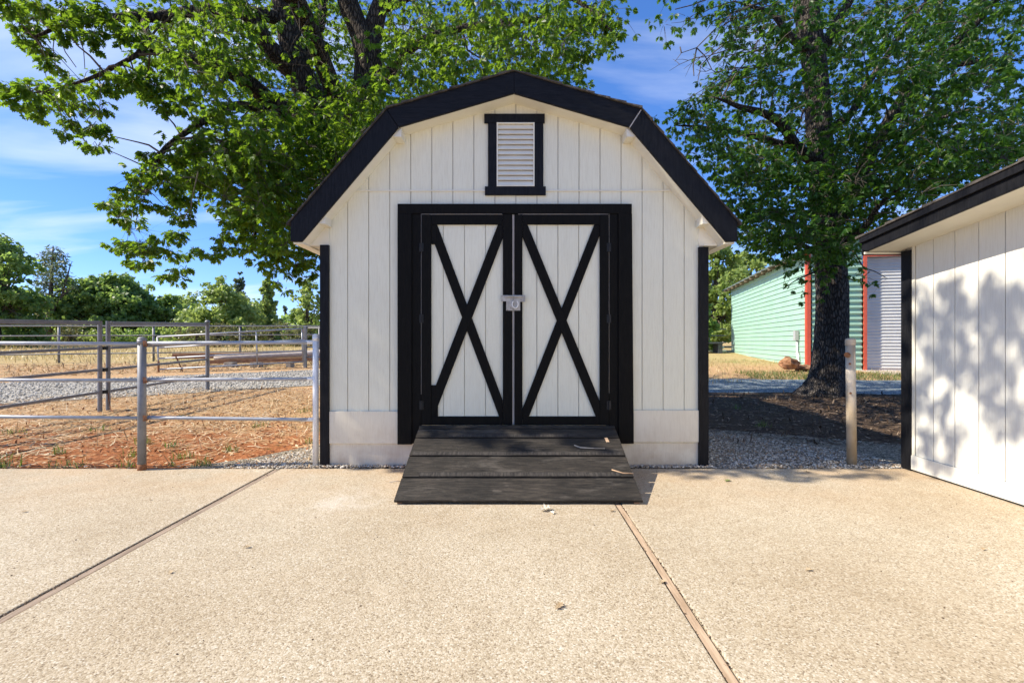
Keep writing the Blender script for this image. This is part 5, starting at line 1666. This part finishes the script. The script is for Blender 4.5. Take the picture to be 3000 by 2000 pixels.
for i in range(26):           # bare shoots on the sunny side
    a = Q(random.uniform(1640, 1790), random.uniform(5, 200), random.uniform(8.6, 9.2))
    d = Vector((random.uniform(-1.0, -0.35), random.uniform(-.2, .2), random.uniform(-0.55, 0.25))).normalized()
    L = random.uniform(0.45, 1.05)
    pts = [a + Vector((0.35, 0, 0.10))]
    for k in range(5):
        pts.append(a + d * (L * (k + 1) / 5) + Vector((0, 0, -0.16 * ((k + 1) / 5) ** 2 * L)) + Vector((random.uniform(-.02, .02), 0, random.uniform(-.03, .03))))
    T.tw.tube(pts, [0.011, 0.009, 0.008, 0.0065, 0.005, 0.003], 4, False)
    for k in (2, 3, 4):
        if random.random() < 0.7:
            e = d * 0.6 + Vector((random.uniform(-.4, .2), random.uniform(-.3, .3), random.choice((-1, 1)) * random.uniform(0.3, 0.8)))
            T.tw.tube([pts[k], pts[k] + e * 0.12, pts[k] + e * 0.26 + Vector((0, 0, -0.03))], [0.006, 0.0045, 0.0028], 3, False)
T.finish(oak2, M['bark_r'], M['leaf_r'], smooth=True)


# ---- woodland beyond the field
def card_cloud(name, pos, nrm, size, mat, parent, tone, aspect=1.0, dirs=None):
    n = len(pos)
    if dirs is None: dirs = RNG.normal(0, 1, (n, 3))
    d = dirs - (dirs * nrm).sum(1, keepdims=True) * nrm
    d /= np.linalg.norm(d, axis=1, keepdims=True) + 1e-9
    s_ = np.cross(nrm, d)
    L = size[:, None]
    Wd = L * aspect
    v = np.stack([pos - d * L * 0.5, pos - s_ * Wd * 0.42 + d * L * 0.05 - nrm * L * 0.1, pos + d * L * 0.5, pos + s_ * Wd * 0.42 - d * L * 0.05 - nrm * L * 0.1], 1)
    lv = np.arange(n * 4)
    return np_mesh(name, v.reshape(-1, 3), lv, np.arange(0, n * 4, 4), np.full(n, 4), mat, parent, np.repeat(tone, 4))


def lobes_cloud(lobes, per, size, squash=0.8):
    """leaf positions on the shells of many lobes; lobes = list of (centre, radius)"""
    P_, N_, S_ = [], [], []
    for c, r in lobes:
        n = max(8, int(per * r * r * 1.35))
        d = RNG.normal(0, 1, (n, 3)); d /= np.linalg.norm(d, axis=1, keepdims=True)
        rad = r * RNG.uniform(0.55, 1.12, (n, 1)) * (1 + 0.25 * np.sin(d[:, :1] * 7 + c[0]) * np.sin(d[:, 1:2] * 6 + c[1]))
        p = np.array(c) + d * rad * np.array([1, 1, squash])
        nn = d * 0.6 + RNG.normal(0, 0.6, (n, 3)) + np.array([0, 0, 0.35])
        nn /= np.linalg.norm(nn, axis=1, keepdims=True)
        P_.append(p); N_.append(nn); S_.append(RNG.uniform(size * 0.6, size * 1.3, n))
    return np.concatenate(P_), np.concatenate(N_), np.concatenate(S_)


def wood_tree(name, x, top, hw, Y, mat, label, cat='tree', low=0.25, per=95, leaf=0.34, nl=34, shape='round', grp=None, seed=0):
    random.seed(seed * 13 + 5)
    X = (x - 1176) / 1087 * Y
    z0 = gz(X, Y)
    z1 = H - (top - 784) / 1087 * Y
    rw = hw / 1087 * Y * 1.16
    nl = int(nl * 1.4)
    ht = z1 - z0
    t = thing(name, (X, Y, z0), label, cat, grp)
    lob = []
    for i in range(nl):
        f = random.uniform(low, 0.97)
        k = (f - low) / (1 - low)
        if shape == 'round': w = rw * math.sqrt(max(0.03, 1 - (2 * k - 0.75) ** 2 * 0.62)) * (0.75 if k > .85 else 1)
        elif shape == 'cone': w = rw * (1.03 - k) ** 0.8
        else: w = rw * (0.55 + 0.45 * math.sin(k * PI))
        a = random.uniform(0, 2 * PI); q = math.sqrt(random.random()) * 0.92
        lr = (rw * random.uniform(0.20, 0.36)) if shape != 'cone' else max(0.25, w * random.uniform(0.25, 0.45))
        c_ = Vector((X + math.cos(a) * q * w, Y + math.sin(a) * q * w, z0 + f * ht - lr * 0.7))
        lob.append((tuple(c_), lr * 0.8))
        for _ in range(3):
            d_ = Vector((random.gauss(0, 1), random.gauss(0, 1), random.gauss(0.2, .8))).normalized()
            lob.append((tuple(c_ + d_ * lr * random.uniform(0.7, 1.15)), lr * random.uniform(0.22, 0.42)))
    m = MB()
    pts = [(X, Y, z0 - 0.1), (X + random.uniform(-.1, .1), Y, z0 + ht * 0.2), (X + random.uniform(-.3, .3), Y, z0 + ht * 0.5), (X + random.uniform(-.3, .3), Y, z0 + ht * 0.85)]
    r0 = max(0.06, ht * 0.022)
    m.tube(pts, [r0 * 1.3, r0, r0 * .7, r0 * .2], 8)
    for c, r in lob[::4]:
        a = Vector(pts[1]).lerp(Vector(pts[2]), random.random())
        m.tube([a, a.lerp(Vector(c), .5) + Vector((0, 0, .15)), c], [r0 * .4, r0 * .25, r0 * .08], 5, False)
    m.build('trunk', M['bark_far'], t, smooth=True)
    p, n_, s_ = lobes_cloud(lob, per, leaf)
    card_cloud('crown', p, n_, s_, M[mat], t, np.clip(RNG.normal(0.5, 0.25, len(p)), 0, 1))
    return t


G = 'trees beyond the field'
wood_tree('oak_tree', -8, 535, 78, 33, 'far_a', 'tall dark green tree cut by the left frame edge', low=0.05, nl=60, per=150, leaf=0.30, grp=G, seed=1)
wood_tree('oak_tree', 255, 628, 88, 44, 'far_a', 'broad dark green oak, biggest in the left woodland', low=0.06, nl=64, per=130, grp=G, seed=2)
wood_tree('oak_tree', 190, 665, 50, 42, 'far_b', 'yellow green tree between the pine and the broad dark oak', low=0.05, nl=36, per=130, grp=G, seed=3)
wood_tree('oak_tree', 365, 665, 62, 46, 'far_a', 'mid green oak right of the broad dark oak', low=0.05, nl=44, per=120, grp=G, seed=4)
wood_tree('oak_tree', 80, 672, 46, 50, 'far_d', 'olive small tree left of the pine trunk', low=0.02, nl=30, per=120, grp=G, seed=5)
wood_tree('oak_tree', 425, 672, 40, 54, 'far_b', 'pale green tree in the dip of the woodland skyline', low=0.05, nl=28, per=110, grp=G, seed=6)
wood_tree('oak_tree', 512, 643, 72, 43, 'far_b', 'rounded yellow green oak under the hanging oak spray', low=0.05, nl=54, per=130, grp=G, seed=7)
wood_tree('fir_tree', 548, 618, 26, 58, 'far_c', 'blue green fir poking up behind the rounded oak', low=0.2, nl=60, per=200, leaf=0.30, shape='cone', grp=G, seed=8)
wood_tree('fir_tree', 612, 636, 34, 50, 'far_b', 'light green pointed tree right of the rounded oak', low=0.08, nl=90, per=170, leaf=0.30, shape='cone', grp=G, seed=9)
wood_tree('fir_tree', 655, 700, 14, 85, 'far_c', 'distant small fir in the skyline gap', low=0.1, nl=20, per=120, leaf=0.35, shape='cone', grp=G, seed=10)
wood_tree('fir_tree', 632, 690, 13, 88, 'far_c', 'distant small fir left of the skyline gap', low=0.1, nl=20, per=120, leaf=0.35, shape='cone', grp=G, seed=11)
wood_tree('oak_tree', 712, 640, 38, 36, 'far_b', 'thin open tree against the left side of the shed', low=0.15, nl=34, per=120, leaf=0.26, grp=G, seed=12)
wood_tree('oak_tree', 690, 705, 40, 60, 'far_a', 'low dark tree behind the thin open one', low=0.05, nl=24, per=120, grp=G, seed=13)
wood_tree('oak_tree', 1645, 545, 62, 34, 'far_b', 'tall yellow green tree right behind the shed corner', low=0.14, nl=60, per=140, leaf=0.30, grp=G, seed=14)
wood_tree('oak_tree', 1585, 585, 46, 27.5, 'far_a', 'dark green tree mostly hidden by the shed', low=0.1, nl=36, per=120, grp=G, seed=15)
wood_tree('oak_tree', 1725, 565, 52, 44, 'far_b', 'light green tree rising over the mint wall', low=0.2, nl=44, per=130, grp=G, seed=16)
SH = 'shrubs along the field edge'
for i, (x, top, hw, Y, mt, lab) in enumerate([(30, 738, 40, 36, 'far_a', 'dark bush at the foot of the left edge tree'), (160, 735, 30, 38, 'far_d', 'olive bush just right of the pine trunk'), (330, 742, 46, 38, 'far_a', 'green bush below the mid green oak'),
                                              (450, 742, 34, 36, 'far_d', 'grey green brush left of the gate'), (505, 735, 30, 34, 'far_d', 'grey green brush in the middle of the gate'), (565, 738, 34, 34, 'far_d', 'olive brush behind the gate rails'), (630, 735, 36, 36, 'far_d', 'olive brush near the right end of the gate'),
                                              (690, 738, 34, 35, 'far_d', 'grey green brush next to the shed wall'), (240, 748, 40, 37, 'far_b', 'yellow green bush under the broad dark oak'), (400, 748, 36, 37, 'far_b', 'yellow green bush under the skyline dip')]):
    wood_tree('field_shrub', x, top, hw, Y, mt, lab, 'shrub', 0.05, 170, 0.17, 22, 'flat', SH, 40 + i)

# tall thin pine with bare limbs
random.seed(3)
Yp = 40.0
pr = thing('pine_tree', (Q(118, 790, Yp).x, Yp, gz(-30, Yp)), 'tall sparse pine with a bare forked limb in the left woodland', 'tree')
X0 = Q(118, 790, Yp).x; zb0 = gz(X0, Yp)
m = MB()
m.tube([(X0 - 0.35, Yp, zb0 - 0.1), (X0 - 0.15, Yp, zb0 + 2.5), (X0, Yp, zb0 + 5), (X0 + 0.15, Yp, zb0 + 8.3)], [0.26, 0.20, 0.14, 0.04], 9)
m.tube([Q(112, 735, Yp), Q(128, 700, Yp), Q(142, 680, Yp), Q(157, 668, Yp), Q(185, 655, Yp)], [0.13, 0.11, 0.09, 0.06, 0.02], 6)
m.tube([Q(142, 680, Yp), Q(152, 645, Yp), Q(160, 615, Yp), Q(166, 600, Yp)], [0.08, 0.06, 0.04, 0.01], 6)
m.tube([Q(155, 633, Yp), Q(170, 636, Yp), Q(176, 633, Yp)], [0.04, 0.025, 0.008], 5)
lob = []
for (x, y, r) in [(122, 578, 15), (108, 588, 14), (136, 590, 14), (118, 600, 20), (98, 604, 13), (145, 606, 13), (130, 618, 16), (104, 622, 16), (85, 628, 10), (120, 634, 18), (146, 630, 12), (95, 645, 14), (76, 650, 9), (138, 652, 13), (112, 656, 14), (88, 668, 12), (150, 668, 10), (68, 672, 8), (128, 676, 11), (100, 684, 12), (160, 650, 9), (80, 690, 10), (140, 694, 11), (118, 700, 9), (95, 706, 10), (172, 660, 7)]:
    c = Q(x, y, Yp + random.uniform(-0.8, 0.8)); lob.append((tuple(c), r / 1087 * Yp))
    a = Vector((X0 - 0.1 + (c.z - zb0) * 0.03, Yp, c.z - 0.25))
    m.tube([a, a.lerp(c, .6), c], [0.035, 0.025, 0.01], 4, False)
m.build('trunk', M['bark_far'], pr, smooth=True)
p, n_, s_ = lobes_cloud([(c, r * 1.12) for c, r in lob], 190, 0.34, 0.75)
card_cloud('crown', p, n_, s_, M['far_c'], pr, np.clip(RNG.normal(0.55, 0.28, len(p)), 0, 1), 0.35)

# far mass of woodland closing the horizon
lob = []
random.seed(21)
for i in range(260):
    x = random.uniform(-100, 80); y = random.uniform(66, 82)
    zt = gz(x, y) + random.uniform(0.8, 3.4)
    lob.append(((x, y, zt), random.uniform(1.0, 1.7)))
p, n_, s_ = lobes_cloud(lob, 55, 0.6)
o = card_cloud('distant_woodland', p, n_, s_, M['far_a'], None, np.clip(RNG.normal(0.5, 0.25, len(p)), 0, 1))
tag(o, 'low distant woodland closing the horizon behind the field', 'woodland', None, 'stuff')

# ================================================================== LIGHT, SKY, CAMERA
sun_dir = Vector((-1.10, -0.17, 1.0)).normalized()      # towards the sun
elev = math.asin(sun_dir.z)
rot = math.atan2(sun_dir.x, sun_dir.y)
ld = bpy.data.lights.new('sun', 'SUN')
ld.energy = 3.7
ld.angle = math.radians(0.53)
ld.color = (1.0, 0.915, 0.78)
lo_ = bpy.data.objects.new('sun', ld)
COL.objects.link(lo_)
lo_.rotation_euler = (-sun_dir).to_track_quat('-Z', 'Y').to_euler()
lo_.location = (-20, -5, 25)

w = bpy.data.worlds.new('World')
C.world = w
w.use_nodes = True
nt = w.node_tree
bg = nt.nodes['Background']
sky = nt.nodes.new('ShaderNodeTexSky')
sky.sky_type = 'NISHITA'
sky.sun_disc = False
sky.sun_elevation = elev
sky.sun_rotation = rot % (2 * PI)
sky.altitude = 300
sky.air_density = 0.65
sky.dust_density = 0.0
sky.ozone_density = 3.0
tc = nt.nodes.new('ShaderNodeTexCoord')


def wn(typ, **kw):
    nd = nt.nodes.new(typ)
    for k, v in kw.items(): setattr(nd, k, v)
    return nd


# thin cirrus: noise on the view direction projected to a high plane
sx = wn('ShaderNodeSeparateXYZ'); nt.links.new(tc.outputs['Generated'], sx.inputs[0])
mz = wn('ShaderNodeMath', operation='MAXIMUM'); nt.links.new(sx.outputs[2], mz.inputs[0]); mz.inputs[1].default_value = 0.02
az = wn('ShaderNodeMath', operation='ADD'); nt.links.new(mz.outputs[0], az.inputs[0]); az.inputs[1].default_value = 0.12
dx = wn('ShaderNodeMath', operation='DIVIDE'); nt.links.new(sx.outputs[0], dx.inputs[0]); nt.links.new(az.outputs[0], dx.inputs[1])
dy = wn('ShaderNodeMath', operation='DIVIDE'); nt.links.new(sx.outputs[1], dy.inputs[0]); nt.links.new(az.outputs[0], dy.inputs[1])
cb = wn('ShaderNodeCombineXYZ'); nt.links.new(dx.outputs[0], cb.inputs[0]); nt.links.new(dy.outputs[0], cb.inputs[1])
mp = wn('ShaderNodeMapping'); nt.links.new(cb.outputs[0], mp.inputs[0]); mp.inputs['Scale'].default_value = (0.55, 1.25, 1); mp.inputs['Rotation'].default_value = (0, 0, 0.35); mp.inputs['Location'].default_value = (3.9, 4.4, 0)
nz = wn('ShaderNodeTexNoise'); nt.links.new(mp.outputs[0], nz.inputs['Vector']); nz.inputs['Scale'].default_value = 1.3; nz.inputs['Detail'].default_value = 7; nz.inputs['Roughness'].default_value = 0.52; nz.inputs['Distortion'].default_value = 0.5
cr = wn('ShaderNodeValToRGB'); nt.links.new(nz.outputs['Fac'], cr.inputs[0])
cr.color_ramp.elements[0].position = 0.485; cr.color_ramp.elements[0].color = (0, 0, 0, 1)
cr.color_ramp.elements[1].position = 0.74; cr.color_ramp.elements[1].color = (0.6, 0.6, 0.6, 1)
hs = wn('ShaderNodeHueSaturation'); hs.inputs['Saturation'].default_value = 1.28
tn = wn('ShaderNodeMix', data_type='RGBA', blend_type='MULTIPLY'); tn.inputs[0].default_value = 1.0; nt.links.new(sky.outputs[0], tn.inputs[6]); tn.inputs[7].default_value = (1.04, 1.05, 1.36, 1); gmm = wn('ShaderNodeGamma'); gmm.inputs['Gamma'].default_value = 0.72; nt.links.new(tn.outputs[2], gmm.inputs['Color']); nt.links.new(gmm.outputs[0], hs.inputs['Color'])
mx = wn('ShaderNodeMix', data_type='RGBA'); nt.links.new(cr.outputs[0], mx.inputs[0]); nt.links.new(hs.outputs[0], mx.inputs[6]); mx.inputs[7].default_value = (3.4, 3.65, 4.1, 1)
nt.links.new(mx.outputs[2], bg.inputs['Color'])
bg.inputs['Strength'].default_value = 0.15

cam = bpy.data.cameras.new('camera')
cam.sensor_width = 36
cam.lens = F / 3000 * 36
cam.clip_end = 2000
co = bpy.data.objects.new('camera', cam)
COL.objects.link(co)
co.location = (0, 0, H)
co.rotation_euler = (PI / 2, 0, 0)
C.camera = co

C.view_settings.view_transform = 'Standard'
C.view_settings.look = 'None'
C.view_settings.gamma = 1
C.view_settings.exposure = 1.18
C.cycles.max_bounces = 8
C.cycles.transparent_max_bounces = 4
C.cycles.use_denoising = True
